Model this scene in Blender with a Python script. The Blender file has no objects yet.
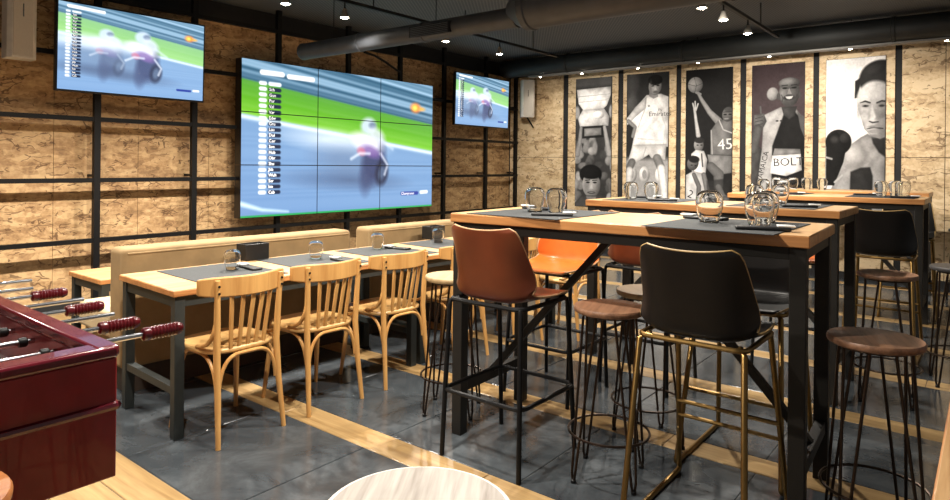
import bpy, math, random
import numpy as np
from mathutils import Vector, Matrix
random.seed(7)
PI = math.pi
scene = bpy.context.scene
COL = scene.collection

# ------------------------------------------------------------------ camera, world, exposure
F_PX, YAW, HOR, ROLL, CAM_H = 648.4, 0.6738, 164.4, 0.010, 1.37
cam_d = bpy.data.cameras.new('camera'); cam = bpy.data.objects.new('camera', cam_d); COL.objects.link(cam)
fw = Vector((-math.sin(YAW), math.cos(YAW), 0)); r0 = Vector((math.cos(YAW), math.sin(YAW), 0)); u0 = Vector((0, 0, 1))
rt = r0 * math.cos(ROLL) + u0 * math.sin(ROLL); up = u0 * math.cos(ROLL) - r0 * math.sin(ROLL)
M = Matrix.Identity(4)
for i in range(3):
    M[i][0] = rt[i]; M[i][1] = up[i]; M[i][2] = -fw[i]
M[2][3] = CAM_H
cam.matrix_world = M
cam_d.sensor_width = 36; cam_d.lens = F_PX / 950 * 36
cam_d.shift_y = -(250 - HOR) / 950
cam_d.clip_start = 0.05
scene.camera = cam

w = bpy.data.worlds.new('world'); scene.world = w; w.use_nodes = True
bg = w.node_tree.nodes['Background']; bg.inputs[0].default_value = (1.0, 0.97, 0.93, 1); bg.inputs[1].default_value = 0.15
scene.view_settings.view_transform = 'Standard'; scene.view_settings.look = 'None'
scene.view_settings.gamma = 1; scene.view_settings.use_curve_mapping = False
scene.view_settings.exposure = 0.62
SPOT_W, AIM_W, WASH_W = 150.0, 225.0, 5.0

# ------------------------------------------------------------------ helpers
def lin(c):
    return tuple(((x / 255.0) / 12.92 if x / 255.0 <= 0.04045 else ((x / 255.0 + 0.055) / 1.055) ** 2.4) for x in c)

class MB:
    def __init__(s): s.v = []; s.f = []
    def add(s, vs, fs):
        o = len(s.v); s.v += [tuple(p) for p in vs]; s.f += [tuple(i + o for i in q) for q in fs]; return s
    def box(s, x0, x1, y0, y1, z0, z1):
        return s.add([(x0, y0, z0), (x1, y0, z0), (x1, y1, z0), (x0, y1, z0), (x0, y0, z1), (x1, y0, z1), (x1, y1, z1), (x0, y1, z1)],
                     [(0, 3, 2, 1), (4, 5, 6, 7), (0, 1, 5, 4), (1, 2, 6, 5), (2, 3, 7, 6), (3, 0, 4, 7)])
    def bar(s, p, q, a, b, ref=(0, 0, 1)):
        p = Vector(p); q = Vector(q); d = (q - p).normalized(); r = Vector(ref)
        if abs(d.dot(r)) > .99: r = Vector((1, 0, 0))
        x = d.cross(r).normalized() * a / 2; y = x.cross(d).normalized() * b / 2
        vs = [e + i * x + j * y for e in (p, q) for i, j in ((-1, -1), (1, -1), (1, 1), (-1, 1))]
        return s.add(vs, [(3, 2, 1, 0), (4, 5, 6, 7), (0, 1, 5, 4), (1, 2, 6, 5), (2, 3, 7, 6), (3, 0, 4, 7)])
    def tube(s, pts, r, n=8, closed=False, rz=1.0):
        P = [Vector(p) for p in pts]; m = len(P); R = r if isinstance(r, (list, tuple)) else [r] * m
        T = []
        for i in range(m):
            a = P[(i - 1) % m] if (closed or i > 0) else P[i]; b = P[(i + 1) % m] if (closed or i < m - 1) else P[i]
            T.append((b - a).normalized())
        ref = Vector((0, 0, 1)) if abs(T[0].z) < .9 else Vector((1, 0, 0))
        N = (ref - T[0] * ref.dot(T[0])).normalized(); vs = []
        for i in range(m):
            N = (N - T[i] * N.dot(T[i])).normalized(); B = T[i].cross(N)
            for k in range(n):
                a = 2 * PI * k / n; vs.append(P[i] + (N * math.cos(a) * rz + B * math.sin(a)) * R[i])
        fs = []
        for i in range(m if closed else m - 1):
            j = (i + 1) % m
            for k in range(n):
                l = (k + 1) % n; fs.append((i * n + k, i * n + l, j * n + l, j * n + k))
        if not closed:
            fs.append(tuple(range(n))[::-1]); fs.append(tuple((m - 1) * n + k for k in range(n)))
        return s.add(vs, fs)
    def lathe(s, prof, n=24, c=(0, 0, 0), axis='z'):
        vs = []
        for r, z in prof:
            for k in range(n):
                a = 2 * PI * k / n; x, y = r * math.cos(a), r * math.sin(a)
                p = (x, y, z) if axis == 'z' else ((z, x, y) if axis == 'x' else (y, z, x))
                vs.append((p[0] + c[0], p[1] + c[1], p[2] + c[2]))
        fs = []
        for i in range(len(prof) - 1):
            for k in range(n):
                l = (k + 1) % n; fs.append((i * n + k, i * n + l, (i + 1) * n + l, (i + 1) * n + k))
        if prof[0][0] > 1e-6: fs.append(tuple(range(n))[::-1])
        if prof[-1][0] > 1e-6: fs.append(tuple((len(prof) - 1) * n + k for k in range(n)))
        return s.add(vs, fs)
    def prism(s, poly, z0, z1):
        n = len(poly)
        return s.add([(x, y, z0) for x, y in poly] + [(x, y, z1) for x, y in poly],
                     [tuple(range(n))[::-1], tuple(range(n, 2 * n))] + [(i, (i + 1) % n, n + (i + 1) % n, n + i) for i in range(n)])
    def mesh(s, name, smooth=True, ang=40):
        m = bpy.data.meshes.new(name); m.from_pydata(s.v, [], s.f); m.update()
        if smooth:
            m.polygons.foreach_set('use_smooth', [True] * len(m.polygons)); m.set_sharp_from_angle(angle=math.radians(ang))
        return m
    def build(s, name, mat, parent=None, bevel=0, smooth=True, ang=40, loc=None, seg=2):
        return place(name, s.mesh(name, smooth, ang), mat, parent, bevel, loc, seg)

def place(name, mesh, mat=None, parent=None, bevel=0, loc=None, seg=2):
    o = bpy.data.objects.new(name, mesh); COL.objects.link(o)
    if mat and not mesh.materials: mesh.materials.append(mat)
    if parent: o.parent = parent
    if loc: o.location = loc
    if bevel:
        b = o.modifiers.new('bevel', 'BEVEL'); b.width = bevel; b.segments = seg; b.limit_method = 'ANGLE'; b.angle_limit = math.radians(35)
    return o

def tag(o, label, cat, group=None, kind=None):
    o['label'] = label; o['category'] = cat
    if group: o['group'] = group
    if kind: o['kind'] = kind
    return o

def thing(name, label, cat, loc=(0, 0, 0), rz=0, group=None):
    o = bpy.data.objects.new(name, None); COL.objects.link(o); o.location = loc; o.rotation_euler = (0, 0, rz)
    o.empty_display_size = .1
    return tag(o, label, cat, group)

def copy_tree(o, parent=None):
    c = o.copy(); COL.objects.link(c); c.parent = parent
    for ch in list(o.children): copy_tree(ch, c)
    return c

def dup(o, loc, rz, label, group=None):
    c = copy_tree(o); c.location = loc; c.rotation_euler = (0, 0, rz); c['label'] = label
    if group: c['group'] = group
    elif 'group' in c: del c['group']
    return c

# ------------------------------------------------------------------ materials
def newmat(name):
    m = bpy.data.materials.new(name); m.use_nodes = True
    return m, m.node_tree, m.node_tree.nodes['Principled BSDF']
def N(t, k, **kw):
    n = t.nodes.new(k)
    for a, b in kw.items(): setattr(n, a, b)
    return n
def ramp(t, fac, stops):
    r = N(t, 'ShaderNodeValToRGB'); e = r.color_ramp.elements
    e[0].position, e[0].color = stops[0][0], (*stops[0][1], 1); e[1].position, e[1].color = stops[-1][0], (*stops[-1][1], 1)
    for p, c in stops[1:-1]:
        x = e.new(p); x.color = (*c, 1)
    t.links.new(fac, r.inputs[0]); return r.outputs[0]
def mapped(t, scale, rot=(0, 0, 0), world=False):
    src = N(t, 'ShaderNodeNewGeometry').outputs['Position'] if world else N(t, 'ShaderNodeTexCoord').outputs['Object']
    m = N(t, 'ShaderNodeMapping'); m.inputs['Scale'].default_value = scale; m.inputs['Rotation'].default_value = rot
    t.links.new(src, m.inputs[0]); return m.outputs[0]
def bump(t, b, h, strength, dist=.01):
    n = N(t, 'ShaderNodeBump'); n.inputs['Strength'].default_value = strength; n.inputs['Distance'].default_value = dist
    t.links.new(h, n.inputs['Height']); t.links.new(n.outputs[0], b.inputs['Normal'])
def plain(name, c, rough=.5, metal=0, var=.12, scale=12, bmp=0, coat=0, spec=.5):
    m, t, b = newmat(name); c = lin(c)
    no = N(t, 'ShaderNodeTexNoise'); no.inputs['Scale'].default_value = scale; no.inputs['Detail'].default_value = 5
    t.links.new(mapped(t, (1, 1, 1)), no.inputs[0])
    t.links.new(ramp(t, no.outputs[0], [(.3, tuple(x * (1 - var) for x in c)), (.7, tuple(min(1, x * (1 + var)) for x in c))]), b.inputs['Base Color'])
    b.inputs['Roughness'].default_value = rough; b.inputs['Metallic'].default_value = metal; b.inputs['Coat Weight'].default_value = coat
    b.inputs['Specular IOR Level'].default_value = spec
    if bmp: bump(t, b, no.outputs[0], bmp)
    return m
def wood(name, c1, c2, axis='x', rough=.45, s=1.0, coat=0, world=False, bmp=.15):
    m, t, b = newmat(name)
    sc = {'x': (1.2, 16, 16), 'y': (16, 1.2, 16), 'z': (16, 16, 1.2)}[axis]
    mp = mapped(t, tuple(k * s for k in sc), world=world)
    a = N(t, 'ShaderNodeTexNoise'); a.inputs['Scale'].default_value = 1.6; a.inputs['Detail'].default_value = 6; a.inputs['Distortion'].default_value = .8
    t.links.new(mp, a.inputs[0])
    f = N(t, 'ShaderNodeTexNoise'); f.inputs['Scale'].default_value = 7; f.inputs['Detail'].default_value = 3; t.links.new(mp, f.inputs[0])
    mx = N(t, 'ShaderNodeMath', operation='MULTIPLY_ADD'); mx.inputs[1].default_value = .35; t.links.new(f.outputs[0], mx.inputs[0]); t.links.new(a.outputs[0], mx.inputs[2])
    l1, l2 = lin(c1), lin(c2)
    t.links.new(ramp(t, mx.outputs[0], [(.42, l2), (.62, tuple((p + q) / 2 for p, q in zip(l1, l2))), (.85, l1)]), b.inputs['Base Color'])
    b.inputs['Roughness'].default_value = rough; b.inputs['Coat Weight'].default_value = coat
    if bmp: bump(t, b, mx.outputs[0], bmp, .004)
    return m
def osb(name, plane, light):
    m, t, b = newmat(name)
    def rot(a): return (a, 0, 0) if plane == 'yz' else (0, a, 0)
    wp = mapped(t, (1, 1, 1), world=True)
    wob = N(t, 'ShaderNodeTexNoise'); wob.inputs['Scale'].default_value = 7; wob.inputs['Detail'].default_value = 2; t.links.new(wp, wob.inputs[0])
    sel = N(t, 'ShaderNodeTexNoise'); sel.inputs['Scale'].default_value = 9; sel.inputs['Detail'].default_value = 3; t.links.new(wp, sel.inputs[0])
    def math_(op, a, v=None, c=None):
        n = N(t, 'ShaderNodeMath', operation=op)
        for i, q in enumerate((a, v, c)):
            if q is None: continue
            if isinstance(q, (int, float)): n.inputs[i].default_value = q
            else: t.links.new(q, n.inputs[i])
        return n.outputs[0]
    cells = None; strokes = None
    for i, a in enumerate((.3, 1.1, 1.9, 2.7)):
        mp = mapped(t, (4.2, 4.2, 13) if light else (5.5, 5.5, 19), rot(a), True)
        ad = N(t, 'ShaderNodeVectorMath', operation='MULTIPLY_ADD'); t.links.new(wob.outputs['Color'], ad.inputs[0]); ad.inputs[1].default_value = (1.6, 1.6, 1.6); t.links.new(mp, ad.inputs[2])
        v = N(t, 'ShaderNodeTexVoronoi'); v.inputs['Scale'].default_value = (.9, 1.15, .8, 1.3)[i]; t.links.new(ad.outputs[0], v.inputs['Vector'])
        g = N(t, 'ShaderNodeSeparateColor'); t.links.new(v.outputs['Color'], g.inputs[0])
        cells = math_('MULTIPLY', g.outputs[0], .25) if cells is None else math_('MULTIPLY_ADD', g.outputs[0], .25, cells)
        e = N(t, 'ShaderNodeTexVoronoi', feature='DISTANCE_TO_EDGE'); e.inputs['Scale'].default_value = (.9, 1.15, .8, 1.3)[i] * (.55 if light else .7); t.links.new(ad.outputs[0], e.inputs['Vector'])
        k = math_('MULTIPLY', math_('LESS_THAN', e.outputs['Distance'], .03), math_('GREATER_THAN', g.outputs[1], .55 if light else .5))
        ms = N(t, 'ShaderNodeTexNoise'); ms.inputs['Scale'].default_value = 5.5; ms.inputs['Detail'].default_value = 2; t.links.new(mapped(t, (1, 1, 1), (i * .7, i * .5, i), True), ms.inputs[0])
        k = math_('MULTIPLY', k, math_('GREATER_THAN', ms.outputs[0], .55))
        strokes = k if strokes is None else math_('MAXIMUM', strokes, k)
    no = N(t, 'ShaderNodeTexNoise'); no.inputs['Scale'].default_value = 30; no.inputs['Detail'].default_value = 6; t.links.new(wp, no.inputs[0])
    val = math_('MULTIPLY_ADD', no.outputs[0], .5, math_('MULTIPLY', cells, .75))
    if light: st = [(.38, lin((168, 140, 104))), (.55, lin((198, 170, 130))), (.75, lin((220, 196, 158)))]; dk = lin((112, 84, 54))  # direct light on the end wall is put into these paler board tones
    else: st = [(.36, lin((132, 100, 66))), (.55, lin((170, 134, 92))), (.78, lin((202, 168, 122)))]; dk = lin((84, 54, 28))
    mx = N(t, 'ShaderNodeMix', data_type='RGBA'); t.links.new(math_('MULTIPLY', strokes, .75), mx.inputs[0]); t.links.new(ramp(t, val, st), mx.inputs[6]); mx.inputs[7].default_value = (*dk, 1)
    t.links.new(mx.outputs[2], b.inputs['Base Color']); b.inputs['Roughness'].default_value = .62
    bump(t, b, math_('SUBTRACT', cells, strokes), .4, .01)
    return m
def vcol(name, emit=0, rough=.5):
    m, t, b = newmat(name); a = N(t, 'ShaderNodeAttribute', attribute_name='print')
    if emit:
        b.inputs['Base Color'].default_value = (.01, .01, .012, 1); t.links.new(a.outputs[0], b.inputs['Emission Color']); b.inputs['Emission Strength'].default_value = emit
    else: t.links.new(a.outputs[0], b.inputs['Base Color']); b.inputs['Specular IOR Level'].default_value = .12
    b.inputs['Roughness'].default_value = rough; return m
def emis(name, c, s):
    m, t, b = newmat(name); b.inputs['Base Color'].default_value = (*c, 1); b.inputs['Emission Color'].default_value = (*c, 1); b.inputs['Emission Strength'].default_value = s; return m
def tile_mat():
    m, t, b = newmat('slate tile'); mp = mapped(t, (1, 1, 1), world=True)
    a = N(t, 'ShaderNodeTexNoise'); a.inputs['Scale'].default_value = 3.2; a.inputs['Detail'].default_value = 9; a.inputs['Roughness'].default_value = .68; a.inputs['Distortion'].default_value = .5; t.links.new(mp, a.inputs[0])
    oi = N(t, 'ShaderNodeObjectInfo'); mu = N(t, 'ShaderNodeMath', operation='MULTIPLY_ADD'); mu.inputs[1].default_value = .10; t.links.new(oi.outputs['Random'], mu.inputs[0]); t.links.new(a.outputs[0], mu.inputs[2])
    t.links.new(ramp(t, mu.outputs[0], [(.36, lin((48, 52, 56))), (.58, lin((66, 71, 75))), (.8, lin((90, 95, 99)))]), b.inputs['Base Color'])
    r = N(t, 'ShaderNodeMapRange'); r.inputs[1].default_value = .3; r.inputs[2].default_value = .7; r.inputs[3].default_value = .10; r.inputs[4].default_value = .24; t.links.new(a.outputs[0], r.inputs[0]); t.links.new(r.outputs[0], b.inputs['Roughness'])
    bump(t, b, a.outputs[0], .08, .003); return m
def leather(name, c1, c2, rough, coat=.15, spec=.5):
    m, t, b = newmat(name); mp = mapped(t, (1, 1, 1))
    a = N(t, 'ShaderNodeTexNoise'); a.inputs['Scale'].default_value = 5; a.inputs['Detail'].default_value = 4; t.links.new(mp, a.inputs[0])
    v = N(t, 'ShaderNodeTexVoronoi'); v.inputs['Scale'].default_value = 220; t.links.new(mp, v.inputs['Vector'])
    t.links.new(ramp(t, a.outputs[0], [(.35, lin(c1)), (.7, lin(c2))]), b.inputs['Base Color']); b.inputs['Roughness'].default_value = rough
    b.inputs['Coat Weight'].default_value = coat; b.inputs['Coat Roughness'].default_value = .3; b.inputs['Specular IOR Level'].default_value = spec
    bump(t, b, v.outputs['Distance'], .12, .002); return m

m_osb_l = osb('strand board warm', 'yz', False); m_osb_b = osb('strand board pale lit', 'xz', True)
m_black = plain('black painted metal', (13, 13, 14), .5, .1, spec=.3)
m_steel = plain('dark grey steel', (34, 32, 29), .5, .1, .1, 20, spec=.3)
m_teal = plain('green grey steel', (46, 50, 49), .5, .1, .1, 20, spec=.3)
m_brass = plain('brushed brass', (136, 108, 64), .38, 1, .12, 30)
m_bronze = plain('dark bronze wire', (62, 50, 42), .35, .9)
m_ceil = plain('dark ceiling', (44, 47, 50), .85, 0, .15, 30)
def ceil_mat():
    m, t, b = newmat('dark expanded mesh ceiling'); mp = mapped(t, (1, 1, 1), world=True)
    h = []
    for a in (.6, -.6):
        m2 = mapped(t, (1, 1, 1), (0, 0, a), True); wv = N(t, 'ShaderNodeTexWave'); wv.inputs['Scale'].default_value = 9; t.links.new(m2, wv.inputs[0]); h.append(wv.outputs['Fac'])
    mx = N(t, 'ShaderNodeMath', operation='MAXIMUM'); t.links.new(h[0], mx.inputs[0]); t.links.new(h[1], mx.inputs[1])
    t.links.new(ramp(t, mx.outputs[0], [(.45, lin((48, 53, 59))), (.9, lin((92, 97, 102)))]), b.inputs['Base Color']); b.inputs['Roughness'].default_value = .7; return m
m_ceil = ceil_mat()
m_dark = plain('black wall paint', (24, 24, 25), .8)
m_duct = plain('dark grey duct', (66, 70, 76), .5, .35, .12, 9)
m_ductb = plain('black duct', (34, 37, 37), .6, .2, .12, 9)
m_tile = tile_mat(); m_grout = plain('grey grout', (70, 70, 69), .85)
m_plank = wood('floor oak plank', (178, 148, 102), (136, 106, 66), 'x', .3, .8, .1, True)
m_venx = wood('pale oak veneer along x', (210, 172, 124), (172, 128, 84), 'x', .4, 1, .1)
m_veny = wood('pale oak veneer along y', (210, 172, 124), (172, 128, 84), 'y', .4, 1, .1)
m_oakx = wood('oak top along x', (190, 134, 80), (146, 94, 50), 'x', .4, 1, .1)
m_oaky = wood('oak top along y', (190, 134, 80), (146, 94, 50), 'y', .4, 1, .1)
m_beech = wood('beech chair wood', (204, 156, 92), (168, 116, 60), 'z', .38, .6, .15, bmp=.05)
m_beechx = wood('beech seat wood', (210, 170, 110), (178, 134, 78), 'y', .35, .6, .15, bmp=.05)
m_tanw = wood('tan stool top wood', (176, 112, 60), (140, 82, 40), 'y', .45, 1.2)
m_walnut = wood('brown stool top wood', (142, 104, 78), (92, 62, 44), 'y', .5, 1.4)
m_pale = wood('pale stool top wood', (178, 152, 112), (150, 122, 84), 'y', .45, 1.2)
m_white_oak = wood('whitewashed oak', (182, 174, 165), (116, 103, 93), 'y', .5, 1.1)
m_or = leather('tan orange leather', (186, 94, 34), (214, 118, 48), .34)
m_or2 = leather('red brown leather', (92, 40, 19), (116, 54, 27), .38)
m_bk = leather('black leather', (12, 10, 9), (20, 17, 15), .45, .04, .3)
m_pip = plain('pale piping', (176, 138, 102), .5); m_pipb = plain('golden piping', (150, 122, 76), .45)
m_suede = plain('tan suede', (142, 117, 80), .85, 0, .16, 7, .15)
m_suede2 = plain('beige vinyl', (196, 178, 144), .55, 0, .06, 7)
m_kick = plain('dark brown plinth', (58, 46, 36), .7)
m_red = plain('dark red lacquer', (128, 20, 26), .28, 0, .12, 14, .05, .4)
m_rail = plain('dark red rail', (92, 16, 30), .2, 0, .1, 14, 0, .6)
m_handle = plain('burgundy plastic', (74, 12, 18), .25, 0, .1, 14, 0, .3)
m_chrome = plain('chrome', (190, 192, 196), .16, 1, .05)
m_field = plain('dark playing field', (92, 40, 34), .5); m_fieldr = plain('reddish field board', (142, 74, 58), .5)
m_mat = plain('charcoal placemat', (44, 47, 49), .75, 0, .18, 160, .2)
m_pouch = plain('black pouch', (22, 22, 24), .5); m_nap = plain('white napkin', (214, 214, 212), .9)
m_box = plain('black box', (24, 23, 22), .4)
m_spk = plain('off white plastic', (196, 190, 180), .5); m_grillw = plain('speaker cloth', (182, 174, 162), .8, 0, .1, 200, .1)
m_bez = plain('black bezel', (14, 14, 16), .35)
m_screen = vcol('lit screen', .92, .25); m_print = vcol('printed photograph', 0, .7)
m_caption = emis('white screen lettering', (1, 1, 1), .9); m_capd = emis('dark screen box', (.01, .02, .05), .3)
m_ink = plain('black printing ink', (22, 20, 20), .5); m_inkw = plain('pale printing ink', (210, 208, 204), .5); m_inkg = plain('grey printing ink', (90, 86, 90), .5)
m_bulb = emis('lit bulb', (1, .9, .72), 40)
m_mesh = plain('grey perforated strip', (120, 118, 114), .6, .2, .2, 180)
mg, t_, b_ = newmat('clear glass'); b_.inputs['Transmission Weight'].default_value = 1; b_.inputs['Roughness'].default_value = 0; b_.inputs['IOR'].default_value = 1.45; b_.inputs['Base Color'].default_value = (.97, .98, .98, 1)
m_glass = mg

# ------------------------------------------------------------------ setting: floor, walls, ceiling
XL, XW, YB, ZC = -6.38, -6.55, 9.15, 3.1
XR, YF = 3.2, -2.6
def struct(o, label, cat): return tag(o, label, cat, kind='structure')
floor = struct(MB().box(XW, XR, YF, YB, -.12, -.004).build('floor', m_grout, smooth=False), 'dark slate tile floor with inlaid strips of oak planks', 'floor')
TX0, TP, S0, SP, SW = -3.127, .77, 1.175, .945, .172
tile_cache = {}
def floor_piece(name, x0, x1, y0, y1, g, mat, h=0.0):
    x0, x1, y0, y1 = max(x0, XW), min(x1, XR), max(y0, YF), min(y1, YB)
    if x1 - x0 < .05 or y1 - y0 < .03: return
    k = (name, round(x1 - x0, 3), round(y1 - y0, 3))
    if k not in tile_cache:
        a, b = (x1 - x0) / 2 - g, (y1 - y0) / 2 - g; c = .003
        mb = MB(); mb.add([(-a, -b, -.012), (a, -b, -.012), (a, b, -.012), (-a, b, -.012), (-a, -b, -c), (a, -b, -c), (a, b, -c), (-a, b, -c),
                           (-a + c, -b + c, 0), (a - c, -b + c, 0), (a - c, b - c, 0), (-a + c, b - c, 0)],
                          [(0, 3, 2, 1), (0, 1, 5, 4), (1, 2, 6, 5), (2, 3, 7, 6), (3, 0, 4, 7), (4, 5, 9, 8), (5, 6, 10, 9), (6, 7, 11, 10), (7, 4, 8, 11), (8, 9, 10, 11)])
        tile_cache[k] = mb.mesh(name, False)
    place(name, tile_cache[k], mat, floor, loc=((x0 + x1) / 2, (y0 + y1) / 2, h))
for n in range(-4, 9):
    ys = S0 + SP * n
    if n == -1:      # the row under the table football is boarded in oak as well
        for r in range(4):
            y0 = ys + SW + r * (SP - SW) / 4
            for k in range(-3, 6): floor_piece('plank', -3.5 + r * .41 % 1.3 + 1.3 * k, -3.5 + r * .41 % 1.3 + 1.3 * (k + 1), y0, y0 + (SP - SW) / 4, .0012, m_plank, 0)
    for k in range(-5, 9) if n != -1 else ():
        floor_piece('tile', TX0 + TP * k, TX0 + TP * (k + 1), ys + SW, ys + SP, .0022, m_tile, 0)
    off = (n * .47) % 1.3
    for k in range(-3, 6):
        floor_piece('plank', -3.5 + off + 1.3 * k, -3.5 + off + 1.3 * (k + 1), ys, ys + SW, .0012, m_plank, 0)
struct(MB().box(XW - .3, XR, YF, YB + .3, ZC, ZC + .12).build('ceiling', m_ceil, smooth=False), 'dark grey painted ceiling above the ducts', 'ceiling')

wl = struct(MB().box(XW - .3, XW - .016, YF, YB + .3, -.12, ZC).build('wall_left', m_dark, smooth=False), 'strand board side wall behind the black batten grid and screens', 'wall')
y = 2.174 - .733 * 7
pm = {}
while y < YB - .01:
    y1 = min(y + .733, YB); k = round(y1 - y, 3)
    if k not in pm: pm[k] = MB().box(0, .016, -k / 2 + .002, k / 2 - .002, 0, 2.9).mesh('osb_panel', False)
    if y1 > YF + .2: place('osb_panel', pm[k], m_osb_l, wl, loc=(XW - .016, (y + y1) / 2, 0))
    y += .733
wb = struct(MB().box(XW - .3, XR, YB + .016, YB + .3, -.12, ZC).build('wall_back', m_dark, smooth=False), 'pale strand board end wall carrying five tall photographs', 'wall')
FR = [(-6.53, -5.476), (-5.383, -4.502), (-4.418, -3.588), (-3.515, -2.695), (-2.617, -1.797), (-1.729, -.916), (-.846, -.43), (-.424, .43), (.436, 1.3), (1.306, 2.2), (2.206, 3.15)]
for a, b in FR:
    for z0, z1 in ((0, 1.497), (1.503, 2.86)):
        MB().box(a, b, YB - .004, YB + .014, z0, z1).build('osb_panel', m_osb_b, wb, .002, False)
grid = struct(bpy.data.objects.new('trim_1', None), 'black batten grid standing off the strand board side wall', 'trim'); COL.objects.link(grid)
VY = [-1.5, -.5, .5, 1.48, 2.463, 3.38, 4.376, 5.403, 6.32, 7.237, 8.257, 9.09]
HZ = [.645, 1.192, 1.746, 2.31, 2.86]
vm = MB().box(-.025, .025, -.027, .027, 0, ZC).mesh('batten', False)
for yv in VY: place('batten', vm, m_black, grid, loc=(XL, yv, 0))
for zh in HZ: MB().box(XL - .02, XL + .02, YF + .1, YB - .01, zh - .02, zh + .02).build('batten', m_black, grid, 0, False)
sm = MB().box(XW, XL - .024, -.012, .012, -.012, .012).mesh('spacer', False)
for yv in VY[2:]:
    for zh in HZ[1::2]: place('spacer', sm, m_black, grid, loc=(0, yv, zh + .04))
struct(MB().box(XW, XR, YB - .03, YB - .006, 0, .09).build('baseboard_back', m_dark, smooth=False), 'low black skirting under the pale end wall', 'baseboard')
struct(MB().box(XW + .002, XW + .02, YF, YB - .04, 0, .09).build('baseboard_left', m_dark, smooth=False), 'low black skirting under the batten wall', 'baseboard')

# ------------------------------------------------------------------ painting helpers for printed photographs and screens
class Canvas:
    def __init__(s, X, Y, base, vol=0.0): s.X, s.Y, s.vol = X, Y, vol; s.c = np.zeros(X.shape + (3,)); s.c[:] = base
    def mix(s, a, v, sh=None):
        v = np.array(v if hasattr(v, '__len__') else (v, v, v), float)
        if sh is not None and s.vol: v = v * (1 + s.vol * sh)[..., None]
        s.c = s.c * (1 - a[..., None]) + v * a[..., None]
    def ell(s, cx, cy, rx, ry, v, ang=0, soft=1.5, op=1):
        c, q = math.cos(ang), math.sin(ang); dx, dy = s.X - cx, s.Y - cy
        u, w_ = (c * dx + q * dy) / rx, (-q * dx + c * dy) / ry; r = np.sqrt(u * u + w_ * w_)
        s.mix(np.clip((1 - r) * min(rx, ry) / soft + .5, 0, 1) * op, v, None if min(rx, ry) < 14 else .18 - .45 * u - .3 * w_ - .5 * np.minimum(r, 1) ** 2)
    def poly(s, P, v, soft=1.2, op=1):
        ins = np.zeros(s.X.shape, bool); d = np.full(s.X.shape, 1e9); n = len(P); mx = sum(p[0] for p in P) / n; wx = max(p[0] for p in P) - min(p[0] for p in P) + 1
        for i in range(n):
            x0, y0 = P[i]; x1, y1 = P[(i + 1) % n]
            if y0 != y1:
                cr = ((y0 > s.Y) != (y1 > s.Y)) & (s.X < (x1 - x0) * (s.Y - y0) / (y1 - y0) + x0); ins ^= cr
            L = (x1 - x0) ** 2 + (y1 - y0) ** 2 + 1e-9; tt = np.clip(((s.X - x0) * (x1 - x0) + (s.Y - y0) * (y1 - y0)) / L, 0, 1)
            d = np.minimum(d, np.hypot(s.X - x0 - tt * (x1 - x0), s.Y - y0 - tt * (y1 - y0)))
        fold = .5 * np.sin(s.X * .16 + s.Y * .07 + 2 * np.sin(s.Y * .045 + s.X * .02)) + .5 * np.sin(s.Y * .11 - s.X * .09 + 1.5 * np.sin(s.X * .06))
        s.mix(np.clip(np.where(ins, d, -d) / soft + .5, 0, 1) * op, v, None if wx < 40 else .08 - .5 * np.exp(-d / 7.0) - .5 * (s.X - mx) / wx + .16 * fold * (1 if wx > 40 else .3))
    def line(s, P, wd, v, soft=1.2, op=1):
        d = np.full(s.X.shape, 1e9); rel = np.ones(s.X.shape)
        W = wd if isinstance(wd, (list, tuple)) else [wd] * len(P)
        for i in range(len(P) - 1):
            x0, y0 = P[i]; x1, y1 = P[i + 1]; L = (x1 - x0) ** 2 + (y1 - y0) ** 2 + 1e-9
            tt = np.clip(((s.X - x0) * (x1 - x0) + (s.Y - y0) * (y1 - y0)) / L, 0, 1)
            hw = (W[i] + (W[i + 1] - W[i]) * tt) / 2; dd = np.hypot(s.X - x0 - tt * (x1 - x0), s.Y - y0 - tt * (y1 - y0))
            rel = np.where(dd - hw < d, np.clip(dd / hw, 0, 1), rel); d = np.minimum(d, dd - hw)
        s.mix(np.clip(-d / soft + .5, 0, 1) * op, v, None if max(W) < 9 else .15 - .6 * rel ** 2)
    def linear(s):
        c = np.clip(s.c, 0, 1); return np.where(c <= .04045, c / 12.92, ((c + .055) / 1.055) ** 2.4)
def paint_mesh(name, org, u, v, U, V, rgb):
    ny, nx = U.shape; org, u, v = np.array(org), np.array(u), np.array(v)
    co = org + U[..., None] * u + V[..., None] * v
    idx = np.arange(nx * ny).reshape(ny, nx)
    q = np.stack([idx[:-1, :-1], idx[1:, :-1], idx[1:, 1:], idx[:-1, 1:]], -1).reshape(-1, 4)
    m = bpy.data.meshes.new(name); m.vertices.add(nx * ny); m.vertices.foreach_set('co', co.reshape(-1).astype(np.float32))
    m.loops.add(q.size); m.loops.foreach_set('vertex_index', q.reshape(-1).astype(np.int32))
    m.polygons.add(len(q)); m.polygons.foreach_set('loop_start', np.arange(0, q.size, 4, dtype=np.int32)); m.update(calc_edges=True)
    a = m.color_attributes.new('print', 'FLOAT_COLOR', 'POINT')
    a.data.foreach_set('color', np.concatenate([rgb.reshape(-1, 3), np.ones((nx * ny, 1))], 1).astype(np.float32).reshape(-1))
    m.validate(); return m
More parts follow.
